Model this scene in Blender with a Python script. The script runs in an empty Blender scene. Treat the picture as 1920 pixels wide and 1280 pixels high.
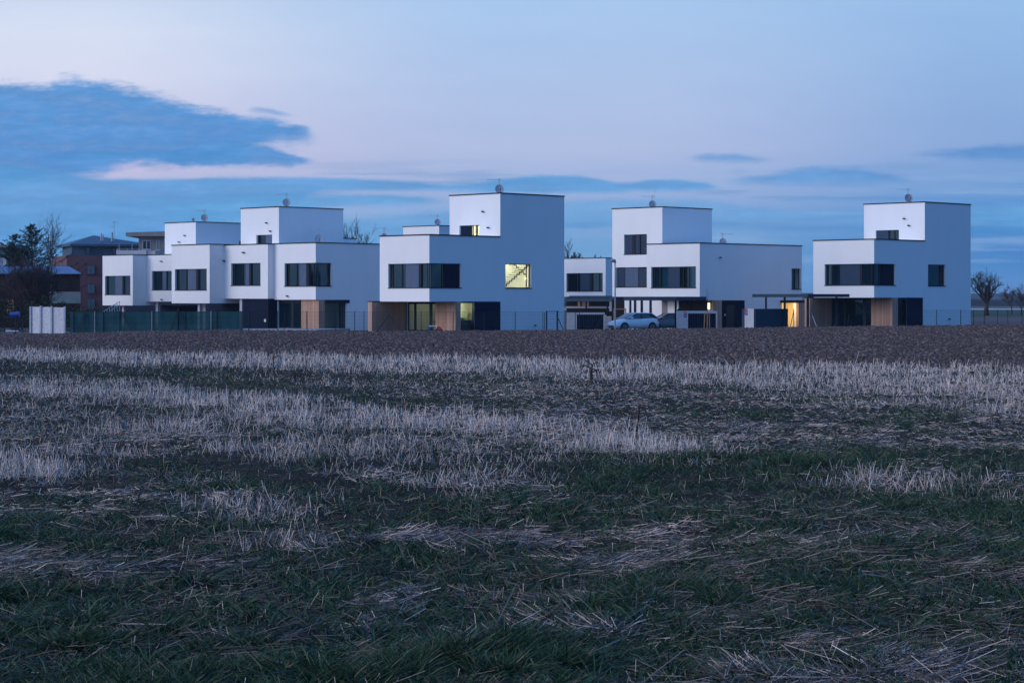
import bpy, math, random
import numpy as np
R = math.radians
sc = bpy.context.scene
col = sc.collection
random.seed(7)
S = math.sqrt(.5)
U = (-S, S)      # facades that face the camera's left recede along U
V = (S, S)       # facades that face the camera's right recede along V
EYE = 2.35
K = 1.12
FP = 4000.0      # focal length in photo pixels
YH = 562.0       # horizon row in photo pixels

# ---------------------------------------------------------------- camera
cam = bpy.data.cameras.new('camera')
cam.sensor_width = 36
cam.lens = 36 * FP / 1920
cam.shift_y = -(640 - YH) / 1920
cam.clip_start = .1
cam.clip_end = 12000
camo = bpy.data.objects.new('camera', cam)
col.objects.link(camo)
camo.location = (0, 0, EYE)
camo.rotation_euler = (R(90), 0, 0)
sc.camera = camo

# ---------------------------------------------------------------- node helpers
def lin(r, g, b):
    f = lambda c: (c / 255 / 12.92) if c / 255 <= .04045 else ((c / 255 + .055) / 1.055) ** 2.4
    return (f(r), f(g), f(b), 1)

class NT:
    def __init__(s, tree):
        s.t = tree
    def n(s, kind, **kw):
        nd = s.t.nodes.new(kind)
        for k, v in kw.items():
            setattr(nd, k, v)
        return nd
    def put(s, sock, v):
        if isinstance(v, bpy.types.NodeSocket):
            s.t.links.new(v, sock)
        elif v is not None:
            if hasattr(sock.default_value, '__len__') and not hasattr(v, '__len__'):
                v = (v,) * len(sock.default_value)
            sock.default_value = v
    def m(s, op, a, b=None, c=None, clamp=False):
        nd = s.n('ShaderNodeMath', operation=op, use_clamp=clamp)
        s.put(nd.inputs[0], a)
        if b is not None: s.put(nd.inputs[1], b)
        if c is not None: s.put(nd.inputs[2], c)
        return nd.outputs[0]
    def mix(s, f, a, b, mode='MIX'):
        nd = s.n('ShaderNodeMix', data_type='RGBA', blend_type=mode)
        s.put(nd.inputs[0], f); s.put(nd.inputs[6], a); s.put(nd.inputs[7], b)
        return nd.outputs[2]
    def ss(s, v, lo, hi, a=0., b=1.):
        nd = s.n('ShaderNodeMapRange', interpolation_type='SMOOTHSTEP')
        s.put(nd.inputs[0], v); s.put(nd.inputs[1], lo); s.put(nd.inputs[2], hi)
        s.put(nd.inputs[3], a); s.put(nd.inputs[4], b)
        return nd.outputs[0]
    def ramp(s, v, stops):
        nd = s.n('ShaderNodeValToRGB')
        e = nd.color_ramp.elements
        while len(e) < len(stops): e.new(.5)
        for el, (p, c) in zip(e, stops):
            el.position = p; el.color = c
        for el, (p, c) in zip(e, stops):
            el.position = p; el.color = c
        s.put(nd.inputs[0], v)
        return nd.outputs[0]
    def noise(s, vec, scale, detail=4, rough=.55, dims='3D', out=0):
        nd = s.n('ShaderNodeTexNoise', noise_dimensions=dims)
        s.put(nd.inputs['Vector'], vec)
        nd.inputs['Scale'].default_value = scale
        nd.inputs['Detail'].default_value = detail
        nd.inputs['Roughness'].default_value = rough
        return nd.outputs[out]
    def xyz(s, v):
        nd = s.n('ShaderNodeSeparateXYZ'); s.put(nd.inputs[0], v); return nd.outputs
    def comb(s, x, y, z):
        nd = s.n('ShaderNodeCombineXYZ')
        for i, v in enumerate((x, y, z)): s.put(nd.inputs[i], v)
        return nd.outputs[0]
    def curve(s, v, pts):
        nd = s.n('ShaderNodeFloatCurve')
        c = nd.mapping.curves[0]
        c.points[0].location = pts[0]; c.points[1].location = pts[-1]
        for p in pts[1:-1]: c.points.new(*p)
        for p in c.points: p.handle_type = 'AUTO_CLAMPED'
        nd.mapping.update()
        s.put(nd.inputs['Value'], v)
        return nd.outputs[0]

# ---------------------------------------------------------------- world: dusk sky with low cloud banks
SUN_EL, SUN_AZ = R(9), R(-112)      # afterglow low in the west, behind and left of the camera
W = bpy.data.worlds.new('World'); sc.world = W; W.use_nodes = True
wt = W.node_tree; wt.nodes.clear(); w = NT(wt)
wo = w.n('ShaderNodeOutputWorld'); bg = w.n('ShaderNodeBackground')
wt.links.new(bg.outputs[0], wo.inputs[0])
gen = w.n('ShaderNodeTexCoord').outputs['Generated']
dx, dy, dz = w.xyz(gen)
az = w.m('ARCTAN2', dx, dy)
PX = w.m('MULTIPLY_ADD', az, 4080., 960.)
el = w.m('DIVIDE', dz, w.m('MAXIMUM', w.m('COSINE', az), .85))
PY = w.m('MULTIPLY_ADD', el, -4000., 562.)
nv = w.comb(w.m('MULTIPLY', PX, .0045), w.m('MULTIPLY', PY, .020), 0.)
nz = w.m('SUBTRACT', w.noise(nv, 1.0, 6, .6), .5)
nvf = w.comb(w.m('MULTIPLY', PX, .019), w.m('MULTIPLY', PY, .062), 5.)
nzf = w.m('SUBTRACT', w.noise(nvf, 1.0, 7, .65), .5)
nv2 = w.comb(w.m('MULTIPLY', PX, .0011), w.m('MULTIPLY', PY, .009), 3.)
nzb = w.m('SUBTRACT', w.noise(nv2, 1.0, 5, .55), .5)
EXPO = 1.0
left = w.ramp(el, [(0, lin(70, 138, 204)), (.03, lin(84, 150, 210)), (.053, lin(190, 190, 224)), (.067, lin(202, 198, 229)),
                   (.105, lin(216, 221, 243)), (.125, lin(216, 225, 245)), (.14, lin(204, 218, 243)), (.3, lin(128, 160, 218)), (1, lin(84, 136, 210))])
mid = w.ramp(el, [(0, lin(104, 166, 216)), (.025, lin(110, 164, 214)), (.042, lin(144, 174, 220)), (.053, lin(162, 182, 222)), (.07, lin(176, 191, 228)),
                  (.105, lin(174, 197, 234)), (.14, lin(168, 200, 239)), (.3, lin(118, 156, 220)), (1, lin(84, 136, 210))])
right = w.ramp(el, [(0, lin(78, 148, 210)), (.02, lin(66, 134, 200)), (.042, lin(76, 142, 208)), (.052, lin(110, 158, 214)), (.07, lin(136, 169, 219)),
                    (.105, lin(144, 180, 226)), (.14, lin(150, 189, 233)), (.3, lin(108, 150, 216)), (1, lin(84, 136, 210))])
base = w.mix(w.ss(PX, 100., 950.), left, mid)
base = w.mix(w.ss(PX, 1150., 1950.), base, right)
xin = w.m('MULTIPLY_ADD', PX, 1 / 3840, .25, clamp=True)      # photo column -960..2880
def mask(top, bot, soft=9., amp=26., ampb=14., softb=None):
    softb = softb or soft * 1.5
    T = w.m('MULTIPLY', w.curve(xin, [((x + 960) / 3840, y / 640) for x, y in top]), 640.)
    B = w.m('MULTIPLY', w.curve(xin, [((x + 960) / 3840, y / 640) for x, y in bot]), 640.)
    py = w.m('MULTIPLY_ADD', nz, amp, PY)
    py = w.m('MULTIPLY_ADD', nzb, ampb, py)
    py = w.m('MULTIPLY_ADD', nzf, amp * 1.3, py)
    a = w.ss(w.m('SUBTRACT', py, T), -soft, soft)
    b = w.ss(w.m('SUBTRACT', B, py), -softb, softb)
    xa, xb = top[1][0], top[-2][0]
    c = w.m('MULTIPLY', w.ss(PX, xa - 5., xa + 45.), w.m('SUBTRACT', 1., w.ss(PX, xb - 45., xb + 5.)))
    return w.m('MULTIPLY', w.m('MULTIPLY', a, b), c)
def pts(*p): return [(-960, p[0][1])] + list(p) + [(2880, p[-1][1])]
OFF = 0
masks = [
    (mask(pts((-300, 200), (0, 162), (70, 160), (140, 152), (200, 160), (300, 186), (370, 208), (440, 218), (520, 232), (570, 246), (600, 262)),
          pts((-300, 345), (0, 345), (180, 326), (240, 302), (350, 300), (450, 296), (470, 282), (520, 270), (560, 268), (600, 262)), 13., 34., 16., 18.), lin(66, 137, 203), .96),
    (mask(pts((60, 290), (300, 282), (460, 276), (540, 288), (600, 304)), pts((60, 300), (250, 302), (400, 310), (500, 312), (560, 309), (600, 303)), 6., 22., 8.), lin(72, 140, 204), .95),
    (mask(pts((-200, 300), (100, 322), (190, 336), (250, 336), (400, 333), (600, 334), (750, 339), (850, 346), (940, 336), (1020, 329), (1110, 332), (1170, 343), (1250, 338), (1320, 342), (1370, 352)),
          pts((-200, 700), (500, 640), (540, 400), (600, 360), (800, 357), (950, 362), (1150, 360), (1340, 356), (1370, 352)), 5., 9., 5.), lin(84, 151, 210), .93),
    (mask(pts((300, 380), (540, 368), (640, 366), (760, 368), (850, 376)), pts((300, 600), (560, 398), (640, 386), (760, 384), (850, 377)), 6., 9., 5.), lin(88, 156, 212), .9),
    (mask(pts((300, 420), (620, 412), (780, 398), (1000, 384), (1150, 372), (1330, 374), (1420, 388), (1560, 398), (1800, 386), (2100, 380)),
          pts((300, 520), (700, 470), (1000, 430), (1300, 420), (1560, 412), (1800, 420), (2100, 440)), 10., 12., 14.), lin(84, 156, 212), .62),
    (mask(pts((1280, 298), (1330, 291), (1380, 290), (1430, 295), (1470, 299)), pts((1280, 298), (1330, 302), (1400, 304), (1440, 301), (1470, 299)), 6., 12., 6.), lin(92, 146, 206), .8),
    (mask(pts((1355, 338), (1430, 330), (1500, 320), (1560, 316), (1640, 322), (1690, 332), (1740, 340)), pts((1355, 338), (1430, 342), (1520, 346), (1620, 346), (1690, 342), (1740, 340)), 8., 14., 7.), lin(82, 144, 206), .85),
    (mask(pts((1700, 290), (1780, 284), (1850, 276), (1920, 274), (2200, 262)), pts((1700, 290), (1780, 296), (1850, 300), (1920, 302), (2200, 304)), 8., 14., 7.), lin(78, 138, 202), .85),
    (mask(pts((1360, 322), (1400, 318), (1420, 322)), pts((1360, 322), (1400, 326), (1420, 322)), 5., 5., 3.), lin(92, 146, 206), .5),
    (mask(pts((440, 210), (470, 203), (530, 212), (560, 220)), pts((440, 208), (480, 212), (530, 219), (560, 219)), 4., 9., 5.), lin(110, 158, 214), .7),
]
skyc = base
st2_ = w.noise(w.comb(w.m('MULTIPLY', PX, .0019), w.m('MULTIPLY', PY, .034), 21.), 1.0, 6, .58)
lowb = w.m('MULTIPLY', w.ss(el, .004, .02), w.m('SUBTRACT', 1., w.ss(el, .052, .07)))
skyc = w.mix(w.m('MULTIPLY', w.m('MULTIPLY', w.ss(st2_, .47, .66), lowb), .55), skyc, lin(146, 180, 224))
skyc = w.mix(w.m('MULTIPLY', w.m('SUBTRACT', 1., w.ss(st2_, .34, .47)), w.m('MULTIPLY', lowb, .45)), skyc, lin(66, 138, 200))
front = w.ss(dy, .2, .6)
cvar = w.noise(w.comb(w.m('MULTIPLY', PX, .0075), w.m('MULTIPLY', PY, .034), 12.), 1.0, 6, .62)
cfine = w.noise(w.comb(w.m('MULTIPLY', PX, .03), w.m('MULTIPLY', PY, .11), 2.), 1.0, 4, .6)
dens_ = w.m('MULTIPLY', w.ss(cvar, .22, .55, .84, 1.), w.ss(cfine, .2, .6, .90, 1.))
for mk, c, op in masks:
    mk = w.m('MULTIPLY', mk, dens_)
    c = w.mix(w.ss(cvar, .35, .7), c, tuple(min(1., q * 1.12 + .035) for q in c[:3]) + (1,))
    skyc = w.mix(w.m('MULTIPLY', w.m('MULTIPLY', mk, op), front), skyc, c)
streak = w.noise(w.comb(w.m('MULTIPLY', PX, .0030), w.m('MULTIPLY', PY, .016), 9.), 1.0, 5, .6)
skyc = w.mix(1.0, skyc, w.ramp(streak, [(.3, (.975, .98, .99, 1)), (.7, (1.025, 1.02, 1.01, 1))]), 'MULTIPLY')
# side and rear sky
back = w.ramp(dz, [(0, lin(44, 138, 212)), (.12, lin(54, 134, 210)), (.35, lin(72, 136, 212)), (1, lin(84, 136, 210))])
skyc = w.mix(w.ss(dy, .72, .94), back, skyc)
gx, gy, gz = math.sin(SUN_AZ) * math.cos(SUN_EL), math.cos(SUN_AZ) * math.cos(SUN_EL), math.sin(SUN_EL)
vd = w.n('ShaderNodeVectorMath', operation='DOT_PRODUCT'); w.put(vd.inputs[0], gen); vd.inputs[1].default_value = (gx, gy, gz)
glow = w.m('POWER', w.m('MAXIMUM', vd.outputs['Value'], 0.), 3.)
skyc = w.mix(1.0, skyc, w.mix(glow, (0, 0, 0, 1), (1.22, 1.28, 1.38, 1)), 'ADD')
nish = w.n('ShaderNodeTexSky', sky_type='NISHITA', sun_disc=False)
nish.sun_elevation = R(1); nish.sun_rotation = SUN_AZ
skyc = w.mix(1.0, skyc, w.mix(1.0, nish.outputs[0], (.004, .005, .006, 1), 'MULTIPLY'), 'ADD')
skyc = w.mix(w.ss(dz, -.12, -.01), lin(40, 44, 60), skyc)
wt.links.new(skyc, bg.inputs[0]); bg.inputs[1].default_value = 1.0

sl = bpy.data.lights.new('afterglow_sun', 'SUN'); sl.energy = 1.05; sl.angle = R(30); sl.color = (1, .86, .84)
so = bpy.data.objects.new('afterglow_sun', sl); col.objects.link(so)
so.rotation_euler = (R(90) - R(14), 0, 0)
from mathutils import Vector, Matrix
so.rotation_euler = Vector((-gx, -gy, -math.tan(R(16)))).to_track_quat('-Z', 'Y').to_euler()
sc.view_settings.view_transform = 'Standard'; sc.view_settings.look = 'None'
sc.view_settings.exposure = 0; sc.view_settings.gamma = 1
sc.cycles.use_denoising = True
sc.cycles.max_bounces = 8; sc.cycles.transparent_max_bounces = 24
sc.cycles.sample_clamp_indirect = 4

# ---------------------------------------------------------------- materials
MATS = {}
def mat(name, base=(.5, .5, .5), rough=.7, metal=0., spec=.5, emit=None, es=0.):
    m_ = bpy.data.materials.new(name); m_.use_nodes = True
    b = m_.node_tree.nodes['Principled BSDF']
    b.inputs['Base Color'].default_value = (*base, 1)
    b.inputs['Roughness'].default_value = rough
    b.inputs['Metallic'].default_value = metal
    b.inputs['Specular IOR Level'].default_value = spec
    if emit:
        b.inputs['Emission Color'].default_value = (*emit, 1); b.inputs['Emission Strength'].default_value = es
    MATS[name] = m_
    return m_, NT(m_.node_tree), b
def vary(name, c0, c1, scale, rough=.8, bump=0., bscale=40., spec=.3, stretch=(1, 1, 1), detail=6):
    m_, n, b = mat(name, c0, rough, spec=spec)
    g = n.n('ShaderNodeNewGeometry').outputs['Position']
    mp = n.n('ShaderNodeMapping'); n.put(mp.inputs[0], g); mp.inputs[3].default_value = stretch
    v = n.noise(mp.outputs[0], scale, detail, .6)
    n.put(b.inputs['Base Color'], n.ramp(v, [(.32, (*c0, 1)), (.68, (*c1, 1))]))
    if bump:
        bp = n.n('ShaderNodeBump'); bp.inputs['Strength'].default_value = bump; bp.inputs['Distance'].default_value = .02
        n.put(bp.inputs['Height'], n.noise(g, bscale, 4, .6)); n.put(b.inputs['Normal'], bp.outputs[0])
    return m_
vary('plaster', (.79, .80, .81), (.83, .835, .845), .8, .85, .25, 60., .2, (1, 1, .4))
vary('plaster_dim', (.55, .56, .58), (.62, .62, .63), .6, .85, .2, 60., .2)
vary('grey_render', (.20, .19, .20), (.26, .25, .25), .7, .9, .2, 30.)
vary('slate_render', (.055, .095, .14), (.075, .12, .17), .7, .9, .2, 30.)
vary('red_render', (.12, .062, .075), (.16, .080, .09), .5, .9, .2, 30.)
vary('dark_trim', (.008, .014, .026), (.012, .020, .034), 2., .6, spec=.15)
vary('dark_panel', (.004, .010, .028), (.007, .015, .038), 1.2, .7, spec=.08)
vary('grey_panel', (.075, .11, .18), (.09, .13, .21), 1.5, .6, spec=.15)
vary('mid_panel', (.022, .045, .085), (.028, .055, .10), 1.5, .6, spec=.15)
vary('anthracite', (.010, .020, .030), (.015, .026, .038), 2., .55, spec=.15)
vary('canopy_blue', (.022, .050, .080), (.030, .062, .095), 1., .6, spec=.15)
vary('galvanised', (.32, .34, .38), (.42, .44, .47), 8., .45)
vary('dish_metal', (.30, .33, .38), (.38, .40, .44), 5., .4)
vary('concrete', (.42, .44, .50), (.60, .62, .68), 6., .9, .5, 25.)
vary('bin_wall', (.42, .44, .50), (.50, .52, .57), 2., .8, .2)
vary('paving', (.28, .28, .29), (.38, .38, .38), 3., .9, .3)
vary('blue_roof', (.07, .15, .30), (.10, .19, .36), .8, .5, .3, 8., .3)
vary('metal_roof', (.030, .085, .15), (.045, .11, .18), .6, .5, .3, 4., .3)
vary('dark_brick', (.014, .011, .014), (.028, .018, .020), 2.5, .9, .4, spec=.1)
vary('far_glass_panel', (.10, .15, .17), (.16, .21, .22), 1.6, .4)
vary('bark', (.035, .028, .026), (.07, .055, .05), 9., .95, .4)
vary('birch_bark', (.30, .28, .28), (.10, .09, .09), 12., .9)
vary('needles', (.012, .028, .018), (.03, .055, .03), 3., .8)
vary('twig', (.045, .034, .038), (.085, .065, .068), 6., .95)
vary('hill_wood', (.018, .034, .040), (.026, .045, .05), .02, 1.)
vary('far_field', (.075, .062, .066), (.12, .10, .10), .05, 1., stretch=(1, .3, 1))
vary('far_grass', (.02, .06, .035), (.035, .08, .045), .05, 1.)
vary('road_trail_pale', (.40, .38, .40), (.55, .50, .50), .3, .9)  # asphalt coloured pale to stand in for the cars' light trail
vary('ladder_wood', (.30, .17, .09), (.42, .26, .15), 6., .8)
vary('hedge_leaf', (.012, .028, .014), (.03, .05, .025), 2., .9)
mat('white_plastic', (.75, .76, .78), .4)
mat('red_plastic', (.45, .03, .05), .4)
mat('blue_plastic', (.02, .06, .30), .45)
mat('sign_red', (.50, .03, .06), .4)
mat('sign_blue', (.02, .05, .25), .4)
mat('tyre', (.012, .012, .014), .8)
mat('rim', (.45, .46, .48), .3, .8)
mat('car_paint', (.66, .78, .86), .25, .15)
mat('car_paint_dark', (.10, .20, .28), .3, .3)
mat('car_glass', (.02, .035, .05), .05, 0, .9)
mat('headlight_glass', (.7, .75, .8), .1)
mat('black_plastic', (.008, .009, .012), .6)
mat('tail_red', (.35, .02, .03), .3)
mat('stair_steel', (.01, .012, .012), .5)
mat('stair_tread', (.62, .58, .40), .6)
mat('room_cream', (.80, .79, .69), .9)
mat('room_white', (.85, .82, .62), .9)
mat('room_yellow', (.80, .68, .45), .9)
mat('room_olive', (.30, .33, .27), .9)
mat('kitchen_dark', (.02, .03, .035), .5)
mat('kitchen_green', (.10, .14, .04), .6)
mat('curtain', (.55, .60, .60), .9)
mat('curtain_teal', (.25, .42, .42), .9)
mat('lamp_glow', (1, .8, .5), .5, emit=(1., .78, .38), es=2.2)
mat('bulb_glow', (1, .9, .6), .5, emit=(1., .93, .62), es=5.)
def glass(name, tint, refl):
    m_ = bpy.data.materials.new(name); m_.use_nodes = True; t = m_.node_tree; t.nodes.clear(); n = NT(t)
    o = n.n('ShaderNodeOutputMaterial'); tr = n.n('ShaderNodeBsdfTransparent'); gl = n.n('ShaderNodeBsdfGlossy')
    tr.inputs[0].default_value = (*tint, 1); gl.inputs['Roughness'].default_value = .02; gl.inputs[0].default_value = (.55, .85, 1., 1)
    gm = n.n('ShaderNodeNewGeometry'); dt = n.n('ShaderNodeVectorMath', operation='DOT_PRODUCT'); n.put(dt.inputs[0], gm.outputs['Normal']); n.put(dt.inputs[1], gm.outputs['Incoming'])
    fz = n.m('MULTIPLY_ADD', n.m('POWER', n.m('SUBTRACT', 1., n.m('ABSOLUTE', dt.outputs['Value'])), 5.), .95, .045)
    mx = n.n('ShaderNodeMixShader'); n.put(mx.inputs[0], n.m('MULTIPLY', fz, refl, clamp=True))
    t.links.new(tr.outputs[0], mx.inputs[1]); t.links.new(gl.outputs[0], mx.inputs[2]); t.links.new(mx.outputs[0], o.inputs[0])
    MATS[name] = m_
glass('pane', (.12, .31, .40), 1.15)
glass('pane_clear', (.86, .92, .86), .8)
def mesh_net(name, c, alpha):
    m_, n, b = mat(name, c, .9)
    g = n.n('ShaderNodeNewGeometry').outputs['Position']
    v = n.noise(g, 1.3, 4, .6)
    n.put(b.inputs['Base Color'], n.ramp(v, [(.3, (c[0] * .8, c[1] * .75, c[2] * .8, 1)), (.7, (c[0] * 1.2, c[1] * 1.25, c[2] * 1.2, 1))]))
    b.inputs['Alpha'].default_value = alpha
mesh_net('green_net', (.004, .070, .085), .90)
def wood():
    m_, n, b = mat('wood', (.4, .25, .18), .85, spec=.2)
    P = n.n('ShaderNodeNewGeometry').outputs['Position']; x, y, z = n.xyz(P)
    u = n.m('MULTIPLY', n.m('SUBTRACT', y, x), S / .13); v = n.m('MULTIPLY', n.m('ADD', x, y), S / .13)
    u = n.m('ADD', u, .37); v = n.m('ADD', v, .41)
    fu, fv = n.m('FLOOR', u), n.m('FLOOR', v)
    wn = n.n('ShaderNodeTexWhiteNoise', noise_dimensions='2D'); n.put(wn.inputs['Vector'], n.comb(fu, fv, 0.))
    grain = n.noise(n.comb(n.m('MULTIPLY', n.m('ADD', u, v), 2.), n.m('MULTIPLY', z, .5), wn.outputs[0]), 1.5, 5, .7)
    c = n.ramp(wn.outputs[0], [(0, (.33, .18, .12, 1)), (.5, (.47, .28, .195, 1)), (1, (.62, .40, .30, 1))])
    c = n.mix(.5, c, n.ramp(grain, [(.3, (.30, .17, .12, 1)), (.7, (.68, .47, .37, 1))]))
    du = n.m('ABSOLUTE', n.m('SUBTRACT', n.m('FRACT', u), .5)); dv = n.m('ABSOLUTE', n.m('SUBTRACT', n.m('FRACT', v), .5))
    nx, ny, _ = n.xyz(n.n('ShaderNodeNewGeometry').outputs['True Normal'])
    onu = n.m('GREATER_THAN', n.m('ABSOLUTE', n.m('ADD', nx, ny)), .7)     # faces looking down V: planks run along U
    onv = n.m('GREATER_THAN', n.m('ABSOLUTE', n.m('SUBTRACT', nx, ny)), .7)
    gap = n.m('MAXIMUM', n.m('MULTIPLY', onu, n.m('GREATER_THAN', du, .44)), n.m('MULTIPLY', onv, n.m('GREATER_THAN', dv, .44)))
    n.put(b.inputs['Base Color'], n.mix(gap, c, (.07, .04, .03, 1)))
wood()

# ---------------------------------------------------------------- mesh builder
class MB:
    def __init__(s): s.v = []; s.f = []
    def quad(s, a, b, c, d):
        i = len(s.v); s.v += [tuple(a), tuple(b), tuple(c), tuple(d)]; s.f.append((i, i + 1, i + 2, i + 3))
    def hexa(s, p):    # 8 points: bottom ring 0-3, top ring 4-7
        i = len(s.v); s.v += [tuple(q) for q in p]
        for f in ((3, 2, 1, 0), (4, 5, 6, 7), (0, 1, 5, 4), (1, 2, 6, 5), (2, 3, 7, 6), (3, 0, 4, 7)):
            s.f.append(tuple(i + k for k in f))
    def box(s, x0, x1, y0, y1, z0, z1):
        s.hexa([(x0, y0, z0), (x1, y0, z0), (x1, y1, z0), (x0, y1, z0), (x0, y0, z1), (x1, y0, z1), (x1, y1, z1), (x0, y1, z1)])
    def bar(s, a, b, w_, h=None):
        h = h or w_; a, b = Vector(a), Vector(b); d = (b - a).normalized()
        up = Vector((0, 0, 1)) if abs(d.z) < .9 else Vector((0, 1, 0))
        r = d.cross(up).normalized() * w_ / 2; t = r.cross(d).normalized() * h / 2
        s.hexa([a - r - t, a + r - t, b + r - t, b - r - t, a - r + t, a + r + t, b + r + t, b - r + t])
    def tube(s, pts_, rad, n=8, cap=True):
        rings = []
        for k, p in enumerate(pts_):
            p = Vector(p)
            d = (Vector(pts_[min(k + 1, len(pts_) - 1)]) - Vector(pts_[max(k - 1, 0)])).normalized()
            ref = Vector((0, 0, 1)) if abs(d.z) < .95 else Vector((1, 0, 0))
            a = d.cross(ref).normalized(); b = d.cross(a)
            r = rad[k] if hasattr(rad, '__len__') else rad
            i = len(s.v); rings.append(i)
            for j in range(n):
                t = 2 * math.pi * j / n
                s.v.append(tuple(p + (a * math.cos(t) + b * math.sin(t)) * r))
        for i, j in zip(rings, rings[1:]):
            for k in range(n):
                s.f.append((i + k, i + (k + 1) % n, j + (k + 1) % n, j + k))
        if cap:
            s.f.append(tuple(rings[0] + k for k in range(n))[::-1]); s.f.append(tuple(rings[-1] + k for k in range(n)))
    def build(s, name, m_, parent=None, smooth=False):
        me = bpy.data.meshes.new(name)
        off = Vector((0, 0, 0))
        p = parent
        while p is not None: off += p.location; p = p.parent
        me.from_pydata([(x - off.x, y - off.y, z - off.z) for x, y, z in s.v], [], s.f)
        me.materials.append(MATS[m_])
        if smooth: me.polygons.foreach_set('use_smooth', [True] * len(me.polygons))
        o = bpy.data.objects.new(name, me); col.objects.link(o); o.parent = parent
        return o
def thing(name, label, cat, loc, group=None):
    o = bpy.data.objects.new(name, None); col.objects.link(o); o.location = loc; o.empty_display_size = .3
    o['label'] = label; o['category'] = cat
    if group: o['group'] = group
    return o
def tag(o, label=None, cat=None, group=None, kind=None):
    if label: o['label'] = label
    if cat: o['category'] = cat
    if group: o['group'] = group
    if kind: o['kind'] = kind
    return o
def copy_tree(o, parent=None):
    c = o.copy(); col.objects.link(c); c.parent = parent
    for ch in list(o.children): copy_tree(ch, c)
    return c
def at(px, Yr, k=K):
    Y = Yr * k
    return ((px - 960) / FP * Y, Y)

class Face:
    """a vertical facade plane: P near corner, d direction receding from the camera, n outward"""
    def __init__(s, P, d):
        s.P = P; s.d = d; s.n = (-V[0], -V[1]) if d is U else (-U[0], -U[1])
    def a(s, px):
        m_ = (px - 960) / FP
        return (m_ * s.P[1] - s.P[0]) / (s.d[0] - m_ * s.d[1])
    def z(s, py, a=0.):
        return EYE - (py - YH) * (s.P[1] + a * s.d[1]) / FP
    def p(s, a, o, z):
        return (s.P[0] + s.d[0] * a + s.n[0] * o, s.P[1] + s.d[1] * a + s.n[1] * o, z)
    def xy(s, a, o=0.):
        return s.p(a, o, 0)[:2]
def obox(mb, F, a0, a1, o0, o1, z0, z1):
    mb.hexa([F.p(a0, o0, z0), F.p(a1, o0, z0), F.p(a1, o1, z0), F.p(a0, o1, z0), F.p(a0, o0, z1), F.p(a1, o0, z1), F.p(a1, o1, z1), F.p(a0, o1, z1)])
def wall_face(mb, F, a0, a1, z0, z1, ops=(), rev=.30):
    As = sorted({a0, a1, *[min(max(q, a0), a1) for o in ops for q in o[:2]]})
    Zs = sorted({z0, z1, *[min(max(q, z0), z1) for o in ops for q in o[2:4]]})
    for i in range(len(As) - 1):
        for j in range(len(Zs) - 1):
            ca, cz = (As[i] + As[i + 1]) / 2, (Zs[j] + Zs[j + 1]) / 2
            if any(o[0] < ca < o[1] and o[2] < cz < o[3] for o in ops): continue
            q = [F.p(As[i], 0, Zs[j]), F.p(As[i + 1], 0, Zs[j]), F.p(As[i + 1], 0, Zs[j + 1]), F.p(As[i], 0, Zs[j + 1])]
            mb.quad(*q)
    for o in ops:
        b0, b1, c0, c1 = o[:4]
        open_ = o[4] if len(o) > 4 else ''
        mb.quad(F.p(b0, 0, c0), F.p(b1, 0, c0), F.p(b1, -rev, c0), F.p(b0, -rev, c0))
        mb.quad(F.p(b0, 0, c1), F.p(b1, 0, c1), F.p(b1, -rev, c1), F.p(b0, -rev, c1))
        if 's' not in open_: mb.quad(F.p(b0, 0, c0), F.p(b0, 0, c1), F.p(b0, -rev, c1), F.p(b0, -rev, c0))
        if 'e' not in open_: mb.quad(F.p(b1, 0, c0), F.p(b1, 0, c1), F.p(b1, -rev, c1), F.p(b1, -rev, c0))
def block(mb, P, Lu, Lv, z0, z1, ou=(), ov=()):
    FU, FV = Face(P, U), Face(P, V)
    wall_face(mb, FU, 0, Lu, z0, z1, ou); wall_face(mb, FV, 0, Lv, z0, z1, ov)
    c = [FU.p(0, 0, 0), FU.p(Lu, 0, 0), FU.p(Lu, -Lv, 0), FV.p(Lv, 0, 0)]
    t = [(x, y, z1) for x, y, _ in c]; b = [(x, y, z0) for x, y, _ in c]
    mb.quad(b[1], b[2], t[2], t[1]); mb.quad(b[2], b[3], t[3], t[2]); mb.quad(*t); mb.quad(*b)
def trim(P, Lu, Lv, z, parent, name='roof_edge', h=.085):
    mb = MB(); FU, FV = Face(P, U), Face(P, V)
    obox(mb, FU, -.05, Lu + .05, -.3, .05, z + .002, z + h)
    obox(mb, FU, -.05, Lu + .05, -Lv - .05, -Lv + .3, z + .002, z + h)
    obox(mb, FV, .3, Lv - .3, -.3, .05, z + .002, z + h)
    obox(mb, FV, .3, Lv - .3, -Lu - .05, -Lu + .3, z + .002, z + h)
    return mb.build(name, 'dark_trim', parent)

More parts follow.
